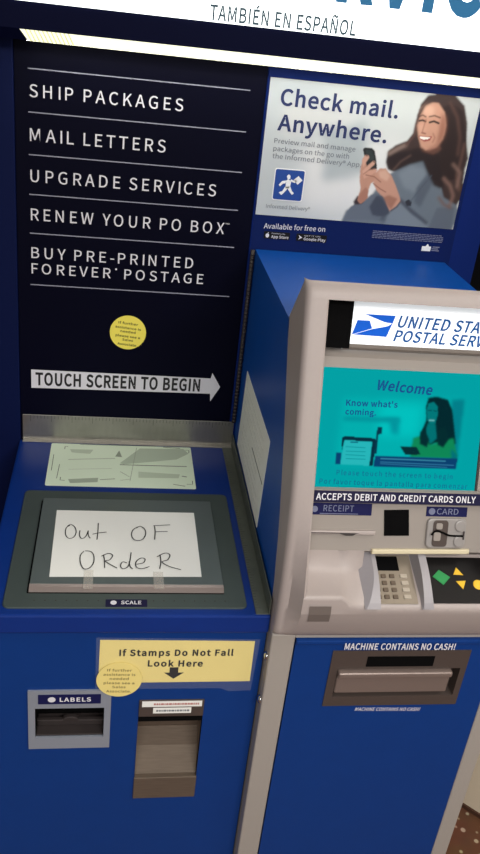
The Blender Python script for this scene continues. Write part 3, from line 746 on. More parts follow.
# upright panel: dark menu panel inside a blue surround
mb = MB()
mb.box(-0.172, 0.320, -0.002, 0.03, 0.0, 0.8670, 0.001)
menu = mb.build('menu_panel', M['navy'], kiosk)
mb = MB()
mb.box(-0.34, -0.1725, -0.006, 0.05, -0.9, 0.8670, 0.003)
mb.build('side_frame', M['frame'], kiosk)
mb = MB()
mb.box(0.3205, 0.846, 0.0, 0.05, 0.0, 0.8670, 0.003)
mb.build('side_frame', M['panel_blue'], kiosk)

mb = MB()
for z in (0.814, 0.7345, 0.6535, 0.5745, 0.494, 0.382):
    mb.box(-0.146, 0.288, -0.0028, -0.0018, z - 0.0010, z + 0.0010)
mb.build('divider_lines', M['rule'], menu)
for body, z, w, cap in (('SHIP PACKAGES', 0.7625, 0.300, 0.0235), ('MAIL LETTERS', 0.680, 0.270, 0.0245),
                        ('UPGRADE SERVICES', 0.600, 0.381, 0.0245), ('RENEW YOUR PO BOX', 0.5215, 0.406, 0.0245),
                        ('BUY PRE-PRINTED', 0.441, 0.345, 0.0235), ('FOREVER  POSTAGE', 0.407, 0.370, 0.0225)):
    write(MB(), BACK, body, -0.1435, z, w, cap, bold=0.006, spacing=1.30, d=0.0028).build('lettering', M['ink_white'], menu)
write(MB(), BACK, '\u2122', 0.2635, 0.5395, 0.009, 0.006, d=0.0028).build('trademark_sign', M['ink_white'], menu)
MB().prism(circle(0.0355, 0.428, 0.0022, n=12), BACK, 0.0018, 0.0028).build('registered_sign', M['ink_white'], menu)

# steel rulers: along the back and along the right edge of the counter
mb = MB()
mb.box(-0.168, 0.331, -0.0045, -0.002, 0.0, 0.067, 0.0008)
mb.box(-0.168, 0.331, -0.016, -0.002, 0.0, 0.0022, 0.0008)
ru = mb.build('back_ruler', M['ruler'], kiosk)
mb = MB()
for i in range(60):
    x = -0.150 + i * 0.00794
    h = 0.016 if i % 6 == 0 else 0.008
    mb.box(x, x + 0.0007, -0.0049, -0.0044, 0.0655 - h, 0.0655)
mb.build('ruler_marks', M['tick'], ru)
mb = MB()
mb.box(0.3065, 0.3320, -0.626, -0.016, 0.0, 0.0022, 0.0008)
mb.box(0.3295, 0.3320, -0.626, -0.0045, 0.0022, 0.034, 0.0008)
ru = mb.build('side_ruler', M['ruler_dull'], kiosk)
mb = MB()
for i in range(72):
    y = -0.61 + i * 0.00794
    h = 0.010 if i % 6 == 0 else 0.005
    mb.box(0.3075, 0.3075 + h, y, y + 0.0007, 0.0021, 0.0025)
mb.build('ruler_marks', M['tick'], ru)

# counter
mb = MB()
mb.box(-0.175, 0.334, -0.629, -0.002, -0.041, 0.0, 0.004)
mb.build('counter_top', M['counter'], kiosk)
# cabinet front with openings
SLOT = (-0.083, 0.044, -0.302, -0.2255)
CHUTE = (0.1085, 0.2320, -0.4800, -0.2105)
mb = MB()
holed(mb, FRONT, -0.175, 0.3325, FLOOR + 0.06, -0.0435, [SLOT, CHUTE], 0.012)
mb.quad((-0.175, -0.62, FLOOR + 0.06), (-0.175, -0.62, -0.0435), (-0.175, -0.01, -0.0435), (-0.175, -0.01, FLOOR + 0.06))
mb.quad((0.3325, -0.62, FLOOR + 0.06), (0.3325, -0.01, FLOOR + 0.06), (0.3325, -0.01, -0.0435), (0.3325, -0.62, -0.0435))
mb.quad((-0.175, -0.62, -0.0435), (0.3325, -0.62, -0.0435), (0.3325, -0.01, -0.0435), (-0.175, -0.01, -0.0435))
mb.quad((-0.175, -0.62, FLOOR + 0.06), (-0.175, -0.01, FLOOR + 0.06), (0.3325, -0.01, FLOOR + 0.06), (0.3325, -0.62, FLOOR + 0.06))
mb.build('cabinet', M['blue'], kiosk)
mb = MB().box(-0.165, 0.3225, -0.59, -0.02, FLOOR, FLOOR + 0.06)
mb.build('plinth', M['black'], kiosk)

# scale
mb = MB()
mb.prism(rrect(-0.138, 0.293, -0.6115, -0.2315, 0.012), TOP, 0.0, 0.0035, bev=0.0015)
fr = mb.build('scale_frame', M['scale'], kiosk)
mb = MB()
mb.prism(rrect(-0.1000, 0.2540, -0.5735, -0.2735, 0.002), TOP, 0.0035, 0.0045)
mb.build('scale_gap', M['void'], fr)
mb = MB()
mb.box(-0.0965, 0.2535, -0.5575, -0.2745, 0.0035, 0.0120, 0.0012)
sp_ = mb.build('scale_platter', M['platter'], kiosk)
mb = MB()
mb.prism([(-0.5570, 0.0118), (-0.5640, 0.0108), (-0.5710, 0.0075), (-0.5720, 0.0040), (-0.5570, 0.0040)], lambda u, v, d=0.0: Vector((d, u, v)), -0.0965, 0.2535)
mb.build('platter_edge', M['edge'], sp_)
mb = MB().prism(rrect(0.039, 0.1125, -0.6095, -0.5905, 0.001), TOP, 0.0035, 0.0045)
np_ = mb.build('scale_nameplate', M['label_dark'], kiosk)
mb = write(MB(), TOP, 'SCALE', 0.066, -0.6040, 0.036, 0.0095, bold=0.03, d=0.0049)
mb.prism(circle(0.053, -0.5995, 0.0055, n=20), TOP, 0.0044, 0.0049)
mb.build('lettering', M['ink_white'], np_)
for x0, nm in ((-0.085, 7), (0.124, 8)):
    mb = MB()
    for i in range(nm):
        mb.prism(circle(x0 + i * 0.0185, -0.593, 0.0014, n=8), TOP, 0.0034, 0.0038)
    mb.build('frame_marks', M['tick'], fr)

# label dispenser
mb = MB()
def proud(u, v, d=0.0):
    return FRONT(u, v, d + 0.004)
holed(mb, proud, -0.0955, 0.0560, -0.331, -0.182, [SLOT], 0.06)
for (p0, p1) in (((-0.0955, -0.331), (0.056, -0.331)), ((0.056, -0.331), (0.056, -0.182)), ((0.056, -0.182), (-0.0955, -0.182)), ((-0.0955, -0.182), (-0.0955, -0.331))):
    mb.quad(proud(*p0), proud(*p0, -0.004), proud(*p1, -0.004), proud(*p1))
disp = mb.build('label_dispenser', M['silver'], kiosk)
mb = MB()
a, b, c, e = SLOT
mb.quad(FRONT(a, c, -0.055), FRONT(b, c, -0.055), FRONT(b, e, -0.055), FRONT(a, e, -0.055))
for x in (a + 0.0004, b - 0.0004):
    mb.quad(FRONT(x, c, 0), FRONT(x, e, 0), FRONT(x, e, -0.055), FRONT(x, c, -0.055))
mb.quad(FRONT(a, e - 0.0004, 0), FRONT(b, e - 0.0004, 0), FRONT(b, e - 0.0004, -0.055), FRONT(a, e - 0.0004, -0.055))
mb.build('slot_lining', M['void'], disp)
mb = MB()
mb.box(a + 0.001, b - 0.001, -0.6195, -0.567, c + 0.0005, c + 0.004, 0.001)
mb.prism([(-0.083 + 0.001, c + 0.004), (0.043, c + 0.004), (0.043, c + 0.018), (-0.004, c + 0.018)] + [(-0.019 + 0.015 * math.cos(t), c + 0.018 + 0.008 * math.sin(t)) for t in np.linspace(0.2, math.pi - 0.2, 9)] + [(-0.034, c + 0.018), (-0.082, c + 0.018)], FRONT, -0.030, -0.022, bev=0.002)
lip_ = mb.build('dispenser_lip', M['dark'], disp)
mb = MB().prism(rrect(-0.077, 0.037, -0.2135, -0.1905, 0.001), FRONT, 0.004, 0.005)
pl_ = mb.build('dispenser_nameplate', M['label'], disp)
mb = write(MB(), FRONT, 'LABELS', -0.038, -0.2075, 0.057, 0.0105, bold=0.035, spacing=1.1, d=0.0054)
mb.prism(circle(-0.0525, -0.2022, 0.0070, 0.0062, n=24), FRONT, 0.0049, 0.0054)
mb.build('lettering', M['ink_white'], disp)

# stamp chute in steel
mb = MB()
a, b, c, e = CHUTE
mb.box(a, b, -0.6235, -0.6200 + 0.03, -0.2520, e, 0.0015)
ch = mb.build('stamp_chute', M['bronze'], kiosk)
mb = MB()
prof = [(-0.585, -0.252), (-0.585, -0.275), (-0.572, -0.330), (-0.570, -0.334), (-0.585, -0.372), (-0.6145, -0.4235), (-0.6225, -0.4235)]
for (y0, z0), (y1, z1) in zip(prof, prof[1:]):
    mb.quad((a, y1, z1), (b, y1, z1), (b, y0, z0), (a, y0, z0))
for x in (a, b):
    mb.add([(x, -0.62, -0.252)] + [(x, y, z) for y, z in prof], [tuple(range(8))])
mb.build('chute_lining', M['steel'], ch)
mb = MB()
mb.box(a + 0.0005, b - 0.0005, -0.6195, -0.586, -0.268, -0.2515)  # solid black block stands in for the dark slot below the hood
mb.build('chute_dark_slot', M['void'], ch)
mb = MB().box(a - 0.001, b + 0.001, -0.6245, -0.612, c, -0.4205, 0.0015)
mb.build('chute_lip', M['steel'], ch)

# beaded trim between the menu panel and the terminal
mb = MB()
tube(mb, [(0.3285, -0.012, 0.07), (0.3285, -0.012, 0.494)], 0.0045, 8)
for i in range(46):
    z = 0.075 + i * 0.0091
    bm = bmesh.new()
    bmesh.ops.create_uvsphere(bm, u_segments=8, v_segments=6, radius=0.0052)
    mb.from_bm(bm, 0, lambda p, z=z: (0.3285 + p.x, -0.0128 + p.y, z + p.z * 0.85))
mb.build('beaded_trim', M['dark'], kiosk, smooth=True)

# ================================================================ lit header over the kiosk
head = thing('header_sign', 'lit white header sign with teal letters above the dark menu panel', 'sign', (0.25, 0.0, 0.93))
mb = MB()
mb.box(-0.36, 0.90, -0.098, 0.05, 0.931, 1.30, 0.002)
mb.add([(x, y, z) for x in (-0.36, 0.90) for y, z in ((-0.1, 0.931), (-0.1, 0.887), (-0.078, 0.8675), (0.0, 0.8675), (0.0, 0.931))],
       [(0, 1, 6, 5), (1, 2, 7, 6), (2, 3, 8, 7), (3, 4, 9, 8), (0, 4, 3, 2, 1), (5, 6, 7, 8, 9)])
mb.build('housing', M['housing'], head)
mb = MB().box(-0.166, 0.86, -0.1035, -0.098, 0.9315, 1.28, 0.002)
mb.build('sign_face', M['sign'], head)
HS = Plane((0, -0.1035, 0), (1, 0, 0), (0, 0, 1))
mb = write(MB(), HS, 'TAMBI\u00c9N EN ESPA\u00d1OL', 0.186, 0.9345, 0.273, 0.0255, bold=0.022, spacing=1.02, d=0.0008)
mb.build('lettering', M['sign_ink_grey'], head)
mb = write(MB(), HS, 'SELF-SERVICE', -0.118, 0.987, 0.885, 0.125, bold=0.045, spacing=1.05, d=0.0008)
mb.build('lettering', M['sign_ink'], head)
mb = MB()
mb.quad((-0.149, -0.1005, 0.8862), (-0.1365, -0.0790, 0.8670), (0.80, -0.0790, 0.8670), (0.80, -0.1005, 0.8862))
mb.build('light_strip', M['strip'], head)
mb = MB()
for i in range(11):
    x = -0.140 + i * 0.0075
    mb.add([(x, -0.1008, 0.8862), (x + 0.0022, -0.1008, 0.8862), (x + 0.0105, -0.0793, 0.8670), (x + 0.0080, -0.0793, 0.8670)], [(0, 1, 2, 3)])
mb.build('diffuser_ribs', M['rib'], head)
mb = MB()
mb.quad((-0.14, -0.078, 0.8669), (-0.14, -0.048, 0.8669), (0.80, -0.048, 0.8669), (0.80, -0.078, 0.8669))  # unseen glowing sheet, added to brighten the panels and terminal top
mb.build('added_under_glow', M['added_glow'], head)

# ================================================================ payment terminal
term = thing('payment_terminal', 'grey and blue payment terminal with teal touch screen, right of the scale counter', 'payment terminal', (0.57, -0.33, FLOOR))
XL, XR = 0.335, 0.805
BODY_R = 0.770
def interp(z, zs, ys):
    return float(np.interp(z, zs, ys))
def smoothed(zs, ys):
    zz = np.linspace(zs[0], zs[-1], 200)
    yy = np.interp(zz, zs, ys)
    k = 15
    p = np.pad(yy, k, mode='reflect', reflect_type='odd')
    w = np.hanning(2 * k + 3)[1:-1]
    w /= w.sum()
    yy = np.convolve(p, w, 'valid')
    return lambda z: float(np.interp(z, zz, yy))
front_y = smoothed([-0.023, 0.02, 0.06, 0.10, 0.15, 0.20, 0.25, 0.30, 0.40, 0.50, 0.589], [-0.658, -0.660, -0.660, -0.658, -0.654, -0.647, -0.637, -0.622, -0.5885, -0.555, -0.525])
side_y = smoothed([-0.023, 0.043, 0.144, 0.20, 0.297, 0.428, 0.495], [-0.616, -0.611, -0.588, -0.568, -0.528, -0.463, -0.430])

bulge = lambda z: float(np.interp(z, [-0.0225, 0.0, 0.03, 0.055, 0.09, 0.11, 0.15, 0.20, 0.25], [0.0, 0.010, 0.022, 0.029, 0.030, 0.026, 0.017, 0.008, 0.0]))

# blue body behind the bezel
zs = np.linspace(-0.02, 0.494, 24)
mb = MB()
for x, flip in ((XL, 0), (BODY_R, 1)):
    for z0, z1 in zip(zs, zs[1:]):
        q = [(x, side_y(z0), z0), (x, side_y(z1), z1), (x, -0.004, z1), (x, -0.004, z0)]
        mb.add(q if flip else q[::-1], [(0, 1, 2, 3)])
mb.quad((XL, side_y(0.494), 0.494), (BODY_R, side_y(0.494), 0.494), (BODY_R, -0.004, 0.494), (XL, -0.004, 0.494))
mb.quad((XL, -0.004, -0.02), (XL, -0.004, 0.494), (BODY_R, -0.004, 0.494), (BODY_R, -0.004, -0.02))
mb.build('upper_body', M['body'], term)

# bezel: a thick frame whose face leans back
LIP, OPEN_T = 0.090, 0.565
OL, OR = 0.374, 0.752
TOPROW = [(0.560, 0.0), (0.570, 0.0), (0.578, 0.001), (0.584, 0.004), (0.588, 0.009), (0.589, 0.016)]
rows = [(z, front_y(z), side_y(min(z, 0.495))) for z in (-0.0225, -0.018, -0.01, 0.0, 0.02, 0.04, 0.055, 0.07, LIP, 0.10, 0.12, 0.15, 0.18, 0.21, 0.24, 0.27, 0.30, 0.34, 0.38, 0.42, 0.46, 0.50, 0.54, OPEN_T)]
rows[0] = (-0.0225, front_y(-0.0225) + 0.006, rows[0][2])
rows[1] = (-0.018, front_y(-0.018) + 0.0015, rows[1][2])
rows += [(0.573, front_y(0.573), -0.430), (0.580, front_y(0.580) + 0.0015, -0.430), (0.586, front_y(0.586) + 0.005, -0.430), (0.589, front_y(0.589) + 0.012, -0.430)]
def side_cols(r, right):
    z, yf, ys = r
    t = max(0.0, (z - 0.495) / 0.094)
    ys = ys - t * 0.080
    cols = [(0.0, ys), (0.0004, yf + 0.014), (0.002, yf + 0.007), (0.0055, yf + 0.0022), (0.011, yf + 0.0003), (0.018, yf)]
    return [((XR - a) if right else (XL + a), y, z) for a, y in cols]
mb = MB()
for right in (0, 1):
    cs = [side_cols(r, right) for r in rows]
    for i in range(len(cs) - 1):
        for k in range(5):
            q = [cs[i][k], cs[i][k + 1], cs[i + 1][k + 1], cs[i + 1][k]]
            mb.add(q[::-1] if right else q, [(0, 1, 2, 3)])
    # strip of the face between rounded corner and opening, then the inner wall
    xo = OR if right else OL
    s = 1 if right else -1
    for r0, r1 in zip(rows, rows[1:]):
        e0 = side_cols(r0, right)[-1]
        e1 = side_cols(r1, right)[-1]
        inz = LIP - 1e-6 <= r0[0] and r1[0] <= OPEN_T + 1e-6
        b0, b1 = bulge(r0[0]), bulge(r1[0])
        m0, m1 = (xo + s * 0.004, r0[1] - b0, r0[0]), (xo + s * 0.004, r1[1] - b1, r1[0])
        q = [e0, m0, m1, e1]
        mb.add(q[::-1] if right else q, [(0, 1, 2, 3)])
        if inz:
            prof = [(xo + s * 0.004, 0.0), (xo + s * 0.001, 0.0012), (xo, 0.004), (xo - s * 0.004, 0.085)]
            for (xa, da), (xb, db) in zip(prof, prof[1:]):
                q = [(xa, r0[1] - b0 + da, r0[0]), (xb, r0[1] - b0 + db, r0[0]), (xb, r1[1] - b1 + db, r1[0]), (xa, r1[1] - b1 + da, r1[0])]
                mb.add(q[::-1] if right else q, [(0, 1, 2, 3)])
# top and bottom bars of the frame
for r0, r1 in zip(rows, rows[1:]):
    if r0[0] >= OPEN_T - 1e-6 or r1[0] <= 0.055 + 1e-6:
        xa, xb = OL - 0.004, OR + 0.004
        b0, b1 = (bulge(r0[0]), bulge(r1[0])) if r1[0] < 0.2 else (0, 0)
        mb.quad((xa, r0[1] - b0, r0[0]), (xb, r0[1] - b0, r0[0]), (xb, r1[1] - b1, r1[0]), (xa, r1[1] - b1, r1[0]))
y0 = front_y(OPEN_T)
mb.quad((OL - .004, y0, OPEN_T), (OR + .004, y0, OPEN_T), (OR, y0 + 0.085, OPEN_T - 0.004), (OL, y0 + 0.085, OPEN_T - 0.004))
# sloping back of the cap and the underside
zt, yt = 0.589, rows[-1][1]
mb.quad((XL + .004, yt, zt), (XR - .004, yt, zt), (XR, -0.43, 0.494), (XL, -0.43, 0.494))
mb.quad((XL, side_y(-0.02), -0.0225), (XR, side_y(-0.02), -0.0225), (XR - .018, rows[0][1], -0.0225), (XL + .018, rows[0][1], -0.0225))
# back of the overhang on the right
mb.quad((BODY_R, -0.43, 0.494), (XR, -0.43, 0.494), (XR, -0.60, -0.02), (BODY_R, -0.60, -0.02))
bez = mb.build('bezel', M['plastic'], term, smooth=False)
for p in bez.data.polygons:
    p.use_smooth = True
wn = bez.modifiers.new('face_weighted_normals', 'WEIGHTED_NORMAL')
wn.keep_sharp = True
wn.weight = 80
try:
    bm = bmesh.new()
    bm.from_mesh(bez.data)
    bmesh.ops.remove_doubles(bm, verts=bm.verts[:], dist=1e-5)
    bmesh.ops.recalc_face_normals(bm, faces=bm.faces[:])
    for e in bm.edges:
        if len(e.link_faces) == 2 and e.calc_face_angle(0) > 0.9:
            e.smooth = False
    bm.to_mesh(bez.data)
    bm.free()
except Exception:
    pass

# interior of the recess
mb = MB()
def sect(mb, pts, x0, x1, mi=0):
    for (ya, za), (yb, zb) in zip(pts, pts[1:]):
        mb.quad((x0, ya, za), (x1, ya, za), (x1, yb, zb), (x0, yb, zb), mi)
wall_top = 0.2285
sect(mb, [(face_y(0.2285, 0.0415), 0.2285), (face_y(0.2485, 0.0415), 0.2485), (face_y(0.2485, 0.052), 0.2485), (face_y(0.460, 0.052), 0.460), (face_y(0.471, 0.075), 0.471), (face_y(0.56, 0.08), 0.56)], OL, OR)
w_top, w_bot = SCREEN(0, -0.0206), SCREEN(0, -0.113)
sect(mb, [(w_bot.y, w_bot.z), (w_top.y, w_top.z), (face_y(0.2285, 0.0415), 0.2285)], OL, 0.735)
mb.quad((0.735, -0.690, 0.06), (0.735, -0.600, 0.06), (0.735, -0.585, 0.2285), (0.735, -0.640, 0.2285))
mb.quad((0.735, -0.64, 0.2285), (0.752, -0.64, 0.2285), (0.752, -0.69, 0.06), (0.735, -0.690, 0.06))
# recess above the keypad
mb.quad((0.484, w_bot.y, w_bot.z), (0.735, w_bot.y, w_bot.z), (0.735, -0.595, 0.116), (0.484, -0.595, 0.116))
mb.build('recess_lining', M['liner'], term)
mb = MB()
mb.quad((OL, face_y(0.482, 0.03), 0.482), (0.421, face_y(0.482, 0.03), 0.482), (0.424, face_y(0.562, 0.03), 0.562), (OL, face_y(0.562, 0.03), 0.562))
mb.build('sign_end_gap', M['void'], term)

# receipt tray on the left running into the keypad platform, one moulding
mb = MB()
fl = lambda z: front_y(z) - bulge(z)
left = [(fl(0.055), 0.055), (fl(0.070), 0.070), (fl(0.084), 0.084), (-0.6880, 0.0895), (-0.6830, 0.0920), (-0.6760, 0.0915), (-0.640, 0.1040), (-0.6285, 0.1120), (-0.6225, 0.1420)]
right = [(fl(0.055), 0.055), (fl(0.055) - 0.0010, 0.060), (fl(0.055) - 0.0012, 0.064), (-0.6890, 0.0690), (-0.6850, 0.0735), (-0.6760, 0.0806), (-0.640, 0.0976), (-0.6200, 0.1070), (-0.5950, 0.1188)]
cols = [(OL - 0.0045, left), (0.436, left), (0.444, [((a[0] * 3 + b[0]) / 4, (a[1] * 3 + b[1]) / 4) for a, b in zip(left, right)]),
        (0.452, [((a[0] + 3 * b[0]) / 4, (a[1] + 3 * b[1]) / 4) for a, b in zip(left, right)][:6] + [((a[0] + b[0]) / 2, (a[1] + b[1]) / 2) for a, b in zip(left, right)][6:8] + [left[8]]),
        (0.484, right[:7] + [(-0.6285, 0.1035), (-0.6225, 0.1420)]), (0.4842, right), (OR, right)]
vs_ = [(x, p[0], p[1]) for x, pr in cols for p in pr]
m = len(left)
fs = [(c_ * m + k, (c_ + 1) * m + k, (c_ + 1) * m + k + 1, c_ * m + k + 1) for c_ in range(len(cols) - 1) for k in range(m - 1)]
mb.add(vs_, fs)
mb.build('keypad_shelf', M['plastic'], term, smooth=True)
mb = MB()
zz_ = (0.0350, 0.044, 0.055, 0.064, 0.073)
for z0, z1 in zip(zz_, zz_[1:]):
    xa0, xa1 = 0.3845 - (z0 - 0.0325) * 0.06, 0.3845 - (z1 - 0.0325) * 0.06
    mb.quad((xa0, fl(z0) - 0.0012, z0), (xa0 + 0.0385, fl(z0) - 0.0012, z0), (xa1 + 0.0385, fl(z1) - 0.0012, z1), (xa1, fl(z1) - 0.0012, z1))
mb.build('sensor_window', M['window'], term)
PL_ = KEYS
mb = MB()
mb.prism([(0.496, -0.117), (0.676, -0.115), (0.676, -0.106), (0.496, -0.108)], SCREEN, -0.002, 0.006, bev=0.002)
mb.build('ledge', M['cream'], term)

# keypad
kp = MB().prism(rrect(0.494, 0.5765, 0.0040, 0.0985, 0.001), PL_, 0.0, 0.0012).build('keypad', M['keypad'], term)
mb = MB().prism(rrect(0.508, 0.553, 0.0675, 0.096, 0.001), PL_, 0.0012, 0.0016)
mb.build('keypad_window', M['void'], kp)
for r in range(4):
    for c_ in range(4):
        u = (0.507, 0.5215, 0.5370, 0.5585)[c_]
        v = 0.0567 - r * 0.0133
        hw_ = 0.0065 if c_ == 3 else 0.0045
        mb = MB().prism(rrect(u - hw_, u + hw_, v - 0.0038, v + 0.0038, 0.001, 3), PL_, 0.0012, 0.0036, bev=0.0008)
        mb.build('key', M['key_pale'] if c_ == 3 else M['key'], kp)
def fin(mb, xb0, xb1, xt0, xt1, h):
    """privacy fin: foot xb0..xb1 on the platform, ridge xt0..xt1, rounded towards the viewer"""
    n = 12
    L_, R_, TL, TR = [], [], [], []
    for i in range(n + 1):
        t = i / n
        v = -0.006 + t * 0.106
        hh = h * math.sin(min(1.0, t * 1.5) * math.pi / 2) ** 0.8
        s = hh / h
        L_.append(PL_(xb0 + (1 - t) * 0.006, v, -0.001))
        R_.append(PL_(xb1, v, -0.001))
        TL.append(PL_(xb0 + (xt0 - xb0) * s + (1 - s) * 0.008, v, hh))
        TR.append(PL_(xb1 + (xt1 - xb1) * s, v, hh))
    vs_ = L_ + TL + TR + R_
    m = n + 1
    fs = []
    for i in range(n):
        for k in range(3):
            fs.append((k * m + i + 1, k * m + i, (k + 1) * m + i, (k + 1) * m + i + 1))
    mb.add(vs_, fs)
    mb.add([L_[-1], TL[-1], TR[-1], R_[-1]], [(0, 1, 2, 3)])
    return mb
fin(MB(), 0.474, 0.507, 0.499, 0.5065, 0.020).build('privacy_fin', M['fin'], term, smooth=False)
fin(MB(), 0.577, 0.603, 0.584, 0.598, 0.025).build('privacy_fin', M['fin'], term, smooth=False)

# button panel
bpn = MB().prism(rrect(0.602, 0.7245, 0.0055, 0.0950, 0.003), PL_, 0.0, 0.003, bev=0.001).build('button_panel', M['black'], term)
for pts, m_ in (([(0.626, 0.0688), (0.645, 0.0545), (0.629, 0.0393), (0.612, 0.0554)], 'green'),
                ([(0.660, 0.0742), (0.6705, 0.0590), (0.652, 0.0599)], 'button'),
                ([(0.654, 0.0469), (0.6725, 0.0478), (0.664, 0.0312)], 'button'),
                (circle(0.6945, 0.0402, 0.0095, n=24), 'button')):
    MB().prism(pts, PL_, 0.003, 0.0045, bev=0.0006).build('button', M[m_], bpn)

# lit brand panel
mb = MB()
prof = [(-0.011, -0.014), (-0.007, -0.005), (-0.001, -0.001), (0.006, 0.0), (0.055, 0.0), (0.063, -0.001), (0.070, -0.005), (0.075, -0.014)]
SX0, SX1 = 0.424, OR
for (va, da), (vb, db) in zip(prof, prof[1:]):
    off = lambda v: 0.010 * (1 - v / 0.075)
    mb.quad(SIGN(SX0 - 0.006 + va * 0.15, va, da), SIGN(SX1, va, da), SIGN(SX1, vb, db), SIGN(SX0 - 0.006 + vb * 0.15, vb, db), 1 if vb < 0.0 else 0)  # unlit grey band paints the shading along the sign's bottom
mb.add([SIGN(SX0 - 0.006 + v * 0.15, v, d_) for v, d_ in prof], [tuple(range(len(prof)))[::-1]])
bs = mb.build('brand_sign', [M['tube'], M['liner']], term)
mb = MB()
for key in ('top', 'mid', 'low'):
    pts = [(0.426 + u / 1000, 0.0147 + v / 1000) for u, v in EAGLE_SHAPES[key]]
    mb.prism(pts, SIGN, 0.0, 0.0006)
mb.build('eagle_emblem', M['tube_ink'], bs)
mb = MB()
write(mb, SIGN, 'UNITED STATES', 0.5060, 0.0305, 0.195, 0.0200, bold=0.024, shear=0.30, spacing=1.0, d=0.0006, du=-0.004)
mb.build('lettering', M['tube_text'], bs)
mb = MB()
write(mb, SIGN, 'POSTAL SERVICE', 0.5000, 0.0070, 0.202, 0.0190, bold=0.024, shear=0.30, spacing=1.0, d=0.0006, du=-0.003)
mb.build('lettering', M['tube_text'], bs)

# touch screen
sw, sh_ = 291, 207
scr = print_mesh('touch_screen', SCREEN, 0.385, 0.0, paint((0, 164, 168), SCREEN_SHAPES, sw, sh_, 1.2), 0.0012, 0.0004, M['screen'], term)
mb = MB()
for u0, u1, v0, v1 in ((0.676, 0.680, -0.002, 0.212),):
    rect(mb, SCREEN, u0, u1, v0, v1, 0.0, 0.002)
mb.build('screen_edge', M['dark'], scr)
mb = write(MB(), SCREEN, 'Welcome', 0.482, 0.1715, 0.098, 0.0175, bold=0.032, shear=0.22, d=0.0012, du=-0.005)
mb.build('lettering', M['screen_ink'], scr)
mb = MB()
write(mb, SCREEN, "Know what's", 0.429, 0.1425, 0.091, 0.0105, bold=0.028, d=0.0012)
mb.build('lettering', M['screen_ink'], scr)
mb = MB()
write(mb, SCREEN, 'coming.', 0.429, 0.1275, 0.054, 0.0100, bold=0.028, d=0.0012)
mb.build('lettering', M['screen_ink'], scr)
mb = MB()
write(mb, SCREEN, 'Please touch the screen to begin', 0.422, 0.0225, 0.210, 0.0085, bold=0.01, spacing=1.25, d=0.0012, du=-0.002)
mb.build('lettering', M['screen_pale_ink'], scr)
mb = MB()
write(mb, SCREEN, 'Por favor toque la pantalla para comenzar', 0.393, 0.0065, 0.268, 0.0085, bold=0.01, spacing=1.2, d=0.0012, du=-0.003)
mb.build('lettering', M['screen_pale_ink'], scr)

# strips and labels below the screen
STRIP = Plane((0, face_y(0.2285, 0.04), 0.2285), (1, 0, 0), TILT)
cs = rect(MB(), STRIP, OL + 0.004, 0.735, 0.0, 0.0205, 0.0, 0.0012).build('card_notice_strip', M['label_dark'], term)
mb = write(MB(), STRIP, 'ACCEPTS DEBIT AND CREDIT CARDS ONLY', 0.3865, 0.0045, 0.288, 0.0118, bold=0.022, d=0.0018)
mb.build('lettering', M['ink_white'], cs)
rl = rect(MB(), SHELFWALL, OL + 0.004, 0.4905, -0.0485, -0.0275, 0.0, 0.0012).build('receipt_nameplate', M['label'], term)
mb = write(MB(), SHELFWALL, 'RECEIPT', 0.404, -0.0420, 0.054, 0.0110, bold=0.006, spacing=1.05, d=0.0018)
mb.prism([(0.398, -0.0468), (0.466, -0.0468), (0.466, -0.0456), (0.398, -0.0456)], SHELFWALL, 0.0012, 0.0018)
mb.build('lettering', M['ink_light'], rl)
mb = MB().prism(circle(0.3885, -0.0385, 0.0055, n=20), SHELFWALL, 0.0012, 0.0018)
mb.build('round_mark', M['ink_light'], rl)
cl = rect(MB(), SHELFWALL, 0.5905, 0.6660, -0.0475, -0.0300, 0.0, 0.0012).build('card_nameplate', M['label'], term)
mb = write(MB(), SHELFWALL, 'CARD', 0.6095, -0.0435, 0.0400, 0.0105, bold=0.010, d=0.0018)
mb.build('lettering', M['ink_light'], cl)
MB().prism(circle(0.6005, -0.0385, 0.0060, n=20), SHELFWALL, 0.0012, 0.0018).build('round_mark', M['ink_light'], cl)
mb = MB()
mb.prism([(OL + 0.003, -0.0820), (0.4990, -0.0825), (0.4990, -0.0745), (OL + 0.003, -0.0755)], SHELFWALL, 0.0, 0.007, bev=0.002)
rs = mb.build('receipt_slot', M['plastic'], term)
mb = MB()
mb.prism([(OL + 0.004, -0.0800), (0.434, -0.0800), (0.440, -0.0815), (0.446, -0.0835), (0.458, -0.0835), (0.464, -0.0800), (0.470, -0.0790), (0.434, -0.0785), (OL + 0.004, -0.0785)], SHELFWALL, 0.0068, 0.0075)
mb.build('slot_mouth', M['dark'], rs)
MB().prism([(0.517, -0.0845), (0.5625, -0.0835), (0.558, -0.0365), (0.513, -0.0380)], SHELFWALL, 0.0, 0.002, bev=0.0008).build('camera_window', M['void'], term)
MB().prism([(0.526, -0.0720), (0.552, -0.0715), (0.550, -0.0460), (0.524, -0.0470)], SHELFWALL, 0.002, 0.0025).build('camera_glass', M['void'], term)

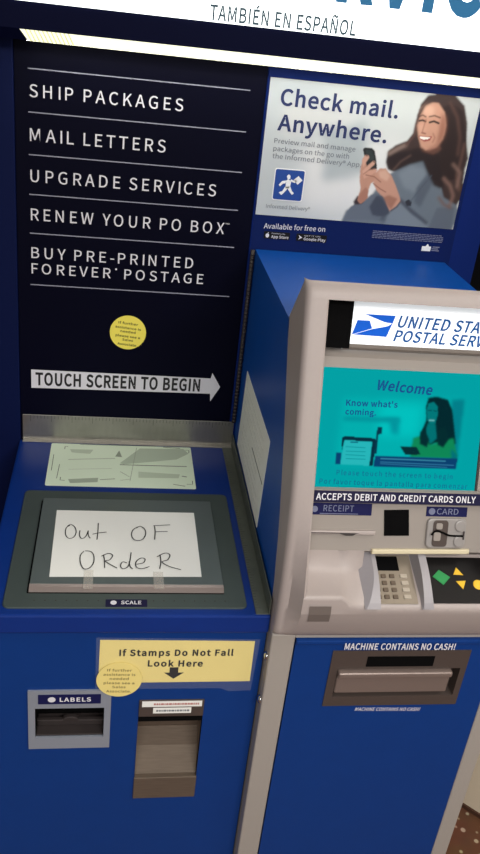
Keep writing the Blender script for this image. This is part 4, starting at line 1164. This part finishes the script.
# card reader
cr = MB().prism(rrect(0.5930, 0.6660, -0.1045, -0.0500, 0.009), SHELFWALL, 0.0, 0.006, bev=0.0025).build('card_reader', M['reader'], term)
MB().prism(rrect(0.6035, 0.6310, -0.1010, -0.0530, 0.006), SHELFWALL, 0.006, 0.0075, bev=0.0006).build('reader_throat', M['bronze'], cr)
for vv in (-0.0910, -0.0625):
    MB().prism(circle(0.6535, vv, 0.0105, n=20), SHELFWALL, 0.005, 0.009, bev=0.002).build('finger_guide', M['reader'], cr)
MB().prism(rrect(0.6050, 0.6180, -0.0900, -0.0745, 0.003), SHELFWALL, 0.0075, 0.0095, bev=0.0008).build('reader_tooth', M['liner'], cr)
MB().prism(rrect(0.6080, 0.6200, -0.0690, -0.0580, 0.003), SHELFWALL, 0.0075, 0.0095, bev=0.0008).build('reader_tooth', M['liner'], cr)
ribbon(MB(), SHELFWALL, [(0.600, -0.0790), (0.608, -0.0715), (0.621, -0.0745), (0.634, -0.0795), (0.6590, -0.0800)], 0.0035, 0.0100).build('card_slot', M['void'], cr)
ribbon(MB(), SHELFWALL, [(0.6600, -0.0870), (0.6600, -0.0715)], 0.003, 0.0096).build('slot_end', M['dark'], cr)

# lower half of the terminal: grey posts and a blue door
mb = MB()
mb.box(XL + 0.0005, 0.3795, -0.650, -0.615, FLOOR + 0.03, -0.0245, 0.003)
mb.box(XL + 0.0005, 0.420, -0.617, -0.03, FLOOR + 0.03, -0.0245, 0.002)
mb.build('side_post', M['post'], term)
mb = MB()
mb.box(0.7740, 0.8100, -0.650, -0.05, FLOOR + 0.03, -0.0245, 0.003)
mb.build('side_post', M['post'], term)
mb = MB().box(0.3795, 0.774, -0.648, -0.60, -0.0345, -0.0245, 0.001)
mb.build('cross_bar', M['post'], term)
HN = (0.4535, 0.7215, -0.2000, -0.0620)
mb = MB()
DOOR = Plane((0, -0.651, 0), (1, 0, 0), (0, 0, 1))
holed(mb, DOOR, 0.3810, 0.7725, FLOOR + 0.05, -0.0350, [HN], 0.03)
mb.quad(DOOR(0.381, FLOOR + 0.05), DOOR(0.381, -0.035), DOOR(0.381, -0.035, -0.02), DOOR(0.381, FLOOR + 0.05, -0.02))
mb.quad(DOOR(0.7725, -0.035), DOOR(0.7725, FLOOR + 0.05), DOOR(0.7725, FLOOR + 0.05, -0.02), DOOR(0.7725, -0.035, -0.02))
mb.box(0.381, 0.7725, -0.6555, -0.640, -0.0460, -0.0350, 0.003)
door = mb.build('lower_door', M['blue'], term)
mb = MB()
a, b, c, e = HN
IN = (0.4690, 0.7095, -0.1760, -0.1060)
def hp(u, v, d=0.0):
    return DOOR(u, v, d + 0.002)
holed(mb, hp, a, b, c, e, [IN], 0.026)
mb.quad(hp(IN[0], IN[2], -0.026), hp(IN[1], IN[2], -0.026), hp(IN[1], IN[3], -0.026), hp(IN[0], IN[3], -0.026))
for p0, p1 in (((a, c), (b, c)), ((b, c), (b, e)), ((b, e), (a, e)), ((a, e), (a, c))):
    mb.quad(hp(*p0), hp(*p0, -0.02), hp(*p1, -0.02), hp(*p1))
hd = mb.build('door_pull', M['bronze'], door)
mb = MB().box(0.5215, 0.6525, -0.6540, -0.6520, -0.1000, -0.0755, 0.0005)
mb.build('return_slot', M['void'], hd)
mb = MB()
mb.box(0.4700, 0.6930, -0.663, -0.634, -0.1220, -0.1085, 0.004, seg=3)
mb.box(0.4700, 0.6930, -0.6550, -0.634, -0.1660, -0.1235, 0.004, seg=3)
mb.build('grip', M['bronze_light'], hd)
mb = write(MB(), Plane((0, -0.6558, 0), (1, 0, 0), (0, 0, 1)), 'MACHINE CONTAINS NO CASH!', 0.4720, -0.0555, 0.213, 0.0155, bold=0.024, d=0.0006, du=-0.002)
mb.build('lettering', M['ink_white'], door)
mb = write(MB(), DOOR, 'MACHINE CONTAINS NO CASH!', 0.5205, -0.2150, 0.132, 0.0088, bold=0.014, shear=0.2, d=0.0008, du=-0.003)
mb.build('lettering', M['ink_white'], door)
mb = MB().box(0.345, 0.800, -0.640, -0.05, FLOOR, FLOOR + 0.05)
mb.build('plinth', M['black'], term)
for y, z in ((-0.634, -0.089), (-0.636, -0.196)):
    bm = bmesh.new()
    bmesh.ops.create_uvsphere(bm, u_segments=14, v_segments=10, radius=0.0085)
    mb = MB()
    mb.from_bm(bm, 0, lambda p: (0.3355 + p.x * 0.7, y + p.y, z + p.z))
    mb.build('screw', M['chrome'], term, smooth=True)

# ================================================================ papers, stickers and signs
# poster on the panel behind the terminal
pos = thing('poster', 'poster of a smiling woman holding a phone, headed Check mail. Anywhere.', 'poster', (0.55, 0.0, 0.4865))
mb = rect(MB(), BACK, 0.3245, 0.782, 0.4865, 0.8435, 0.0, 0.0010)
mb.build('sheet', M['poster_navy'], pos)
shapes = [(s[0], s[1], s[2], [(u, v - 83) for u, v in s[3]]) + tuple(s[4:]) for s in PICTURE_SHAPES]
PW, PH = 447, 274
img = paint((202, 208, 208), [('poly', (190, 198, 202), 25, [(0, 0), (150, 0), (120, 274), (0, 274)]), ('poly', (226, 228, 228), 20, [(90, 20), (300, 20), (300, 180), (90, 150)]), ('poly', (198, 204, 208), 9, [(130, 88), (200, 92), (200, 104), (130, 100)])] + shapes, PW, PH, 1.15)
print_mesh('picture', BACK, 0.3265, 0.569, img, 0.00115, 0.0014, M['pic'], pos)
mb = MB()
write(mb, BACK, 'Check mail.', 0.3515, 0.7920, 0.249, 0.0320, bold=0.026, d=0.0022, du=-0.004)
mb.build('headline', M['ink_navy'], pos)
mb = MB()
write(mb, BACK, 'Anywhere.', 0.3515, 0.7435, 0.234, 0.0320, bold=0.026, d=0.0022, du=-0.006)
mb.build('headline', M['ink_navy'], pos)
for body, v, w in (('Preview mail and manage', 0.7185, 0.174), ('packages on the go with', 0.7030, 0.163), ('the Informed Delivery\u00ae App.', 0.6880, 0.192)):
    write(MB(), BACK, body, 0.3485, v, w, 0.0095, bold=0.006, d=0.0022, du=-0.003).build('small_lettering', M['ink_grey'], pos)
mb = MB()
write(mb, BACK, 'Informed Delivery\u00ae', 0.3475, 0.5850, 0.096, 0.0080, d=0.0022)
mb.build('small_lettering', M['ink_grey'], pos)
mb = write(MB(), BACK, 'Available for free on', 0.3480, 0.5405, 0.136, 0.0110, bold=0.006, d=0.0018, du=0.002)
mb.build('lettering', M['ink_white'], pos)
ic = MB().prism(rrect(0.3575, 0.4235, 0.6025, 0.6690, 0.005), BACK, 0.0014, 0.0020).build('app_icon_border', M['white'], pos)
MB().prism(rrect(0.3595, 0.4215, 0.6045, 0.6670, 0.004), BACK, 0.0020, 0.0024).build('app_icon', M['icon'], ic)
mb = MB()
for k in ('body', 'head', 'armb', 'armf', 'bag', 'leg1', 'leg2'):
    mb.prism([(0.325 + u / 1000, 0.486 + v / 1000) for u, v in CARRIER_SHAPES[k]], BACK, 0.0024, 0.0028)
mb.build('carrier_mark', M['white'], ic)
for x0, x1, big, small in ((0.350, 0.4075, 'App Store', 'Download on the'), (0.4225, 0.4905, 'Google Play', 'GET IT ON')):
    bd = MB().prism(rrect(x0, x1, 0.5185, 0.5345, 0.002), BACK, 0.0010, 0.0016).build('store_badge', M['black'], pos)
    mb = MB()
    write(mb, BACK, big, x0 + 0.0165, 0.5208, x1 - x0 - 0.019, 0.0062, bold=0.02, d=0.0021)
    write(mb, BACK, small, x0 + 0.0170, 0.5297, (x1 - x0) * 0.52, 0.0026, d=0.0021)
    if big.startswith('App'):
        mb.prism(circle(x0 + 0.0078, 0.5255, 0.0040, 0.0044, n=18), BACK, 0.0016, 0.0021)
        mb.prism([(x0 + 0.0078, 0.5302), (x0 + 0.0094, 0.5305), (x0 + 0.0104, 0.5325), (x0 + 0.0086, 0.5320)], BACK, 0.0016, 0.0021)
    else:
        mb.prism([(x0 + 0.0045, 0.5212), (x0 + 0.0130, 0.5264), (x0 + 0.0045, 0.5316), (x0 + 0.0072, 0.5264)], BACK, 0.0016, 0.0021)
    mb.build('lettering', M['ink_white'], bd)
mb = MB()
random.seed(4)
for r in range(5):
    u = 0.592
    while u < 0.752:
        w = random.uniform(0.004, 0.011)
        mb.box(u, min(u + w, 0.756), -0.0016, -0.0009, 0.5375 + r * 0.0036, 0.5390 + r * 0.0036)
        u += w + 0.0014
mb.build('fine_print', M['ink_light'], pos)
mb = MB()
mb.prism([(0.711, 0.5165), (0.732, 0.5165), (0.732, 0.527), (0.727, 0.527), (0.7235, 0.5325), (0.719, 0.527), (0.711, 0.527)], BACK, 0.0010, 0.0016)
mb.build('corner_mark', M['white'], pos)
mb = MB()
for (u, v, w) in ((0.734, 0.5175, 0.018), (0.734, 0.5215, 0.015), (0.736, 0.5255, 0.016)):
    mb.box(u, u + w, -0.0016, -0.0009, v, v + 0.0022)
mb.build('corner_print', M['ink_light'], pos)

# arrow decal and round stickers
PANEL = Plane((0, -0.002, 0), (1, 0, 0), (0, 0, 1))
mb = MB().prism([(-0.147, 0.1355), (0.266, 0.1395), (0.268, 0.1195), (0.2885, 0.1580), (0.267, 0.1930), (0.264, 0.1790), (-0.147, 0.1810)], PANEL, 0.0, 0.0008)
ar = tag(mb.build('arrow_decal', M['ink_white']), 'white arrow decal reading TOUCH SCREEN TO BEGIN on the dark menu panel', 'decal')
mb = write(MB(), PANEL, 'TOUCH SCREEN TO BEGIN', -0.1375, 0.1425, 0.378, 0.0325, bold=0.034, d=0.0013, du=0.0015)
mb.build('lettering', M['ink'], ar)

LINES = ['If further', 'assistance is', 'needed', 'please see a', 'Sales', 'Associate.']
WID = [0.040, 0.052, 0.031, 0.050, 0.022, 0.041]
def sticker(pl, cx, cy, r, m, ink, label, tilt=0.0):
    o = tag(MB().prism(circle(cx, cy, r, n=64), pl, 0.0, 0.0008).build('round_sticker', m), label, 'sticker')
    for i, (t, w) in enumerate(zip(LINES, WID)):
        mb = MB()
        write(mb, pl, t, cx, cy + r * 0.52 - i * r * 0.25, w * r / 0.037, r * 0.140, bold=0.024, d=0.0012, du=tilt * w, centre=True)
        mb.build('lettering', ink, o)
    o['group'] = 'round yellow help stickers'
    return o
sticker(PANEL, 0.0670, 0.2830, 0.0405, M['yellow_bright'], M['ink_olive'], 'bright yellow round sticker alone on the dark panel above the arrow decal', -0.10)

# yellow notice below the counter, laminated
NOT_ = Plane((0, -0.62, 0), (1, 0, 0), (0, 0, 1))
mb = MB().prism([(0.031, -0.163), (0.100, -0.166), (0.314, -0.1655), (0.313, -0.067), (0.032, -0.063)], NOT_, 0.0, 0.0008)
yn = tag(mb.build('yellow_notice', M['yellow']), 'laminated yellow notice about fallen stamps on the blue kiosk front', 'notice')
mb = MB()
write(mb, NOT_, 'If Stamps Do Not Fall', 0.0670, -0.1005, 0.209, 0.0155, bold=0.040, spacing=1.08, d=0.0013, du=-0.001)
mb.build('lettering', M['ink'], yn)
mb = MB()
write(mb, NOT_, 'Look Here', 0.1195, -0.1265, 0.1015, 0.0155, bold=0.040, spacing=1.08, d=0.0013, du=-0.001)
mb.build('lettering', M['ink'], yn)
mb = MB().prism([(0.1605, -0.1290), (0.1765, -0.1290), (0.1765, -0.1420), (0.1870, -0.1420), (0.1690, -0.1570), (0.1510, -0.1420), (0.1605, -0.1420)], NOT_, 0.0008, 0.0013)
mb.build('down_arrow', M['ink'], yn)
mb = MB().prism([(0.026, -0.180), (0.10, -0.181), (0.26, -0.182), (0.275, -0.190), (0.318, -0.188), (0.3225, -0.062), (0.025, -0.0565)], NOT_, 0.0013, 0.0016)
mb.build('clear_film', M['clear'], yn)
STK = Plane((0, -0.6245, 0), (1, 0, 0), (0, 0, 1))
sticker(STK, 0.0690, -0.1545, 0.0415, M['yellow'], M['ink_faded'], 'faded yellow round sticker overlapping the lower left of the yellow notice', -0.03)

# two narrow printed strips stuck on the hood of the stamp chute
for u0, u1, v0, v1, ink, lab in ((0.1140, 0.2275, -0.2255, -0.2115, M['ink_red'], 'upper, longer white strip with red print on the stamp chute hood'),
                                 (0.1355, 0.2080, -0.2425, -0.2285, M['ink_grey'], 'lower, shorter white strip with grey print on the stamp chute hood')):
    HOOD = Plane((0, -0.6235, 0), (1, 0, 0), (0, 0, 1))
    o = tag(rect(MB(), HOOD, u0, u1, v0, v1, 0.0, 0.0006).build('label_strip', M['paper']), lab, 'label', 'white strips on the chute hood')
    mb = MB()
    u = u0 + 0.022 if u1 - u0 > 0.1 else u0 + 0.006
    random.seed(9)
    while u < u1 - 0.008:
        w = random.uniform(0.002, 0.006)
        mb.box(u, u + w, -0.6245, -0.6240, v0 + 0.0048, v0 + 0.0092)
        u += w + 0.0012
    mb.build('print', ink, o)

# out-of-order note taped on the scale
NP = Plane((0, 0, 0.0120), (1, 0, 0), (0, 1, 0))
mb = MB()
n = 14
cn = [(-0.0635, -0.5385), (0.2145, -0.5350), (0.2150, -0.3210), (-0.0660, -0.3210)]
def cp(s, t):
    a = Vector(cn[0]).lerp(Vector(cn[1]), s)
    b = Vector(cn[3]).lerp(Vector(cn[2]), s)
    return a.lerp(b, t)
vs_ = []
for j in range(n + 1):
    for i in range(n + 1):
        s, t = i / n, j / n
        p = cp(s, t)
        lift = 0.0008 + 0.0012 * (math.sin(s * 5 + 1) * 0.5 + 0.5) * (math.sin(t * 3.1))
        vs_.append(NP(p.x, p.y, lift))
mb.add(vs_, [(j * (n + 1) + i, j * (n + 1) + i + 1, (j + 1) * (n + 1) + i + 1, (j + 1) * (n + 1) + i) for j in range(n) for i in range(n)])
nt_ = tag(mb.build('out_of_order_note', M['paper'], smooth=True), 'white paper handwritten Out OF Order, taped over the grey scale plate', 'note')
for w_, (i0, i1) in (('word', (0, 5)), ('word', (5, 9)), ('word', (9, 17))):
    mb = MB()
    for st in NOTE_STROKES[i0:i1]:
        ribbon(mb, NP, st, 0.0020, 0.0026)
    mb.build('handwritten_word', M['ink'], nt_)
for u0, u1, v0, v1 in ((-0.002, 0.0150, -0.574, -0.520), (0.1245, 0.1430, -0.5725, -0.523)):
    rect(MB(), NP, u0, u1, v0, v1, 0.0022, 0.0025).build('tape', M['tape'], nt_)

# pale green instruction card behind the scale
mb = MB().prism(rrect(-0.100, 0.2290, -0.2080, -0.0200, 0.004), TOP, 0.0004, 0.0014)
# the printed card is a little wider in front
mb.v = [(x + (0.001 if x > 0 else -0.001) * 0, y, z) for x, y, z in mb.v]
gc = tag(mb.build('instruction_card', M['card']), 'pale green printed instruction card lying on the counter behind the scale', 'card')
mats = {}
mb = MB()
ml = []
for i, k in enumerate(CARD_MARKS):
    key = k[1]
    if key not in mats:
        mats[key] = len(ml)
        ml.append(mat('card_ink', key, 0.6))
    d = 0.0016 + 0.00002 * i
    if k[0] == 'poly':
        mb.add([TOP(p[0], p[1], d) for p in k[2]], [tuple(range(len(k[2])))], mats[key])
    else:
        ribbon(mb, TOP, k[2], k[3], d, mats[key], smooth=False)
mb.build('print', ml, gc)

# sheet stuck on the side of the terminal
mb = MB().prism([(0.066, 0.0395), (0.405, 0.0350), (0.420, 0.2425), (0.085, 0.2395)], SIDE, 0.0, 0.0)
mb = MB()
pts = [(0.066, 0.0400), (0.404, 0.0355), (0.419, 0.2420), (0.085, 0.2390)]
SIDE_L = lambda u, v, d=0.0: Vector((0.335 - d, -u, v))
mb.prism(pts, SIDE_L, 0.0002, 0.0010)
sp = tag(mb.build('paper_sheet', M['old_paper']), 'plain printed white sheet stuck on the blue left side of the terminal', 'paper')
mb = MB()
mb.box(0.3335, 0.3339, -0.402, -0.254, 0.1355, 0.1378)
mb.build('ruled_line', M['ink'], sp)
mb = MB()
random.seed(2)
for r in range(9):
    v = 0.062 + r * 0.0185
    if abs(v - 0.137) < 0.012:
        continue
    u = 0.11
    for _ in range(9):
        w = random.uniform(0.012, 0.03)
        if u + w > 0.385:
            break
        mb.box(0.3336, 0.3339, -(u + w), -u, v, v + 0.003)
        u += w + 0.006
mb.build('print', mat('pale_ink', (216, 218, 210), 0.7), sp)
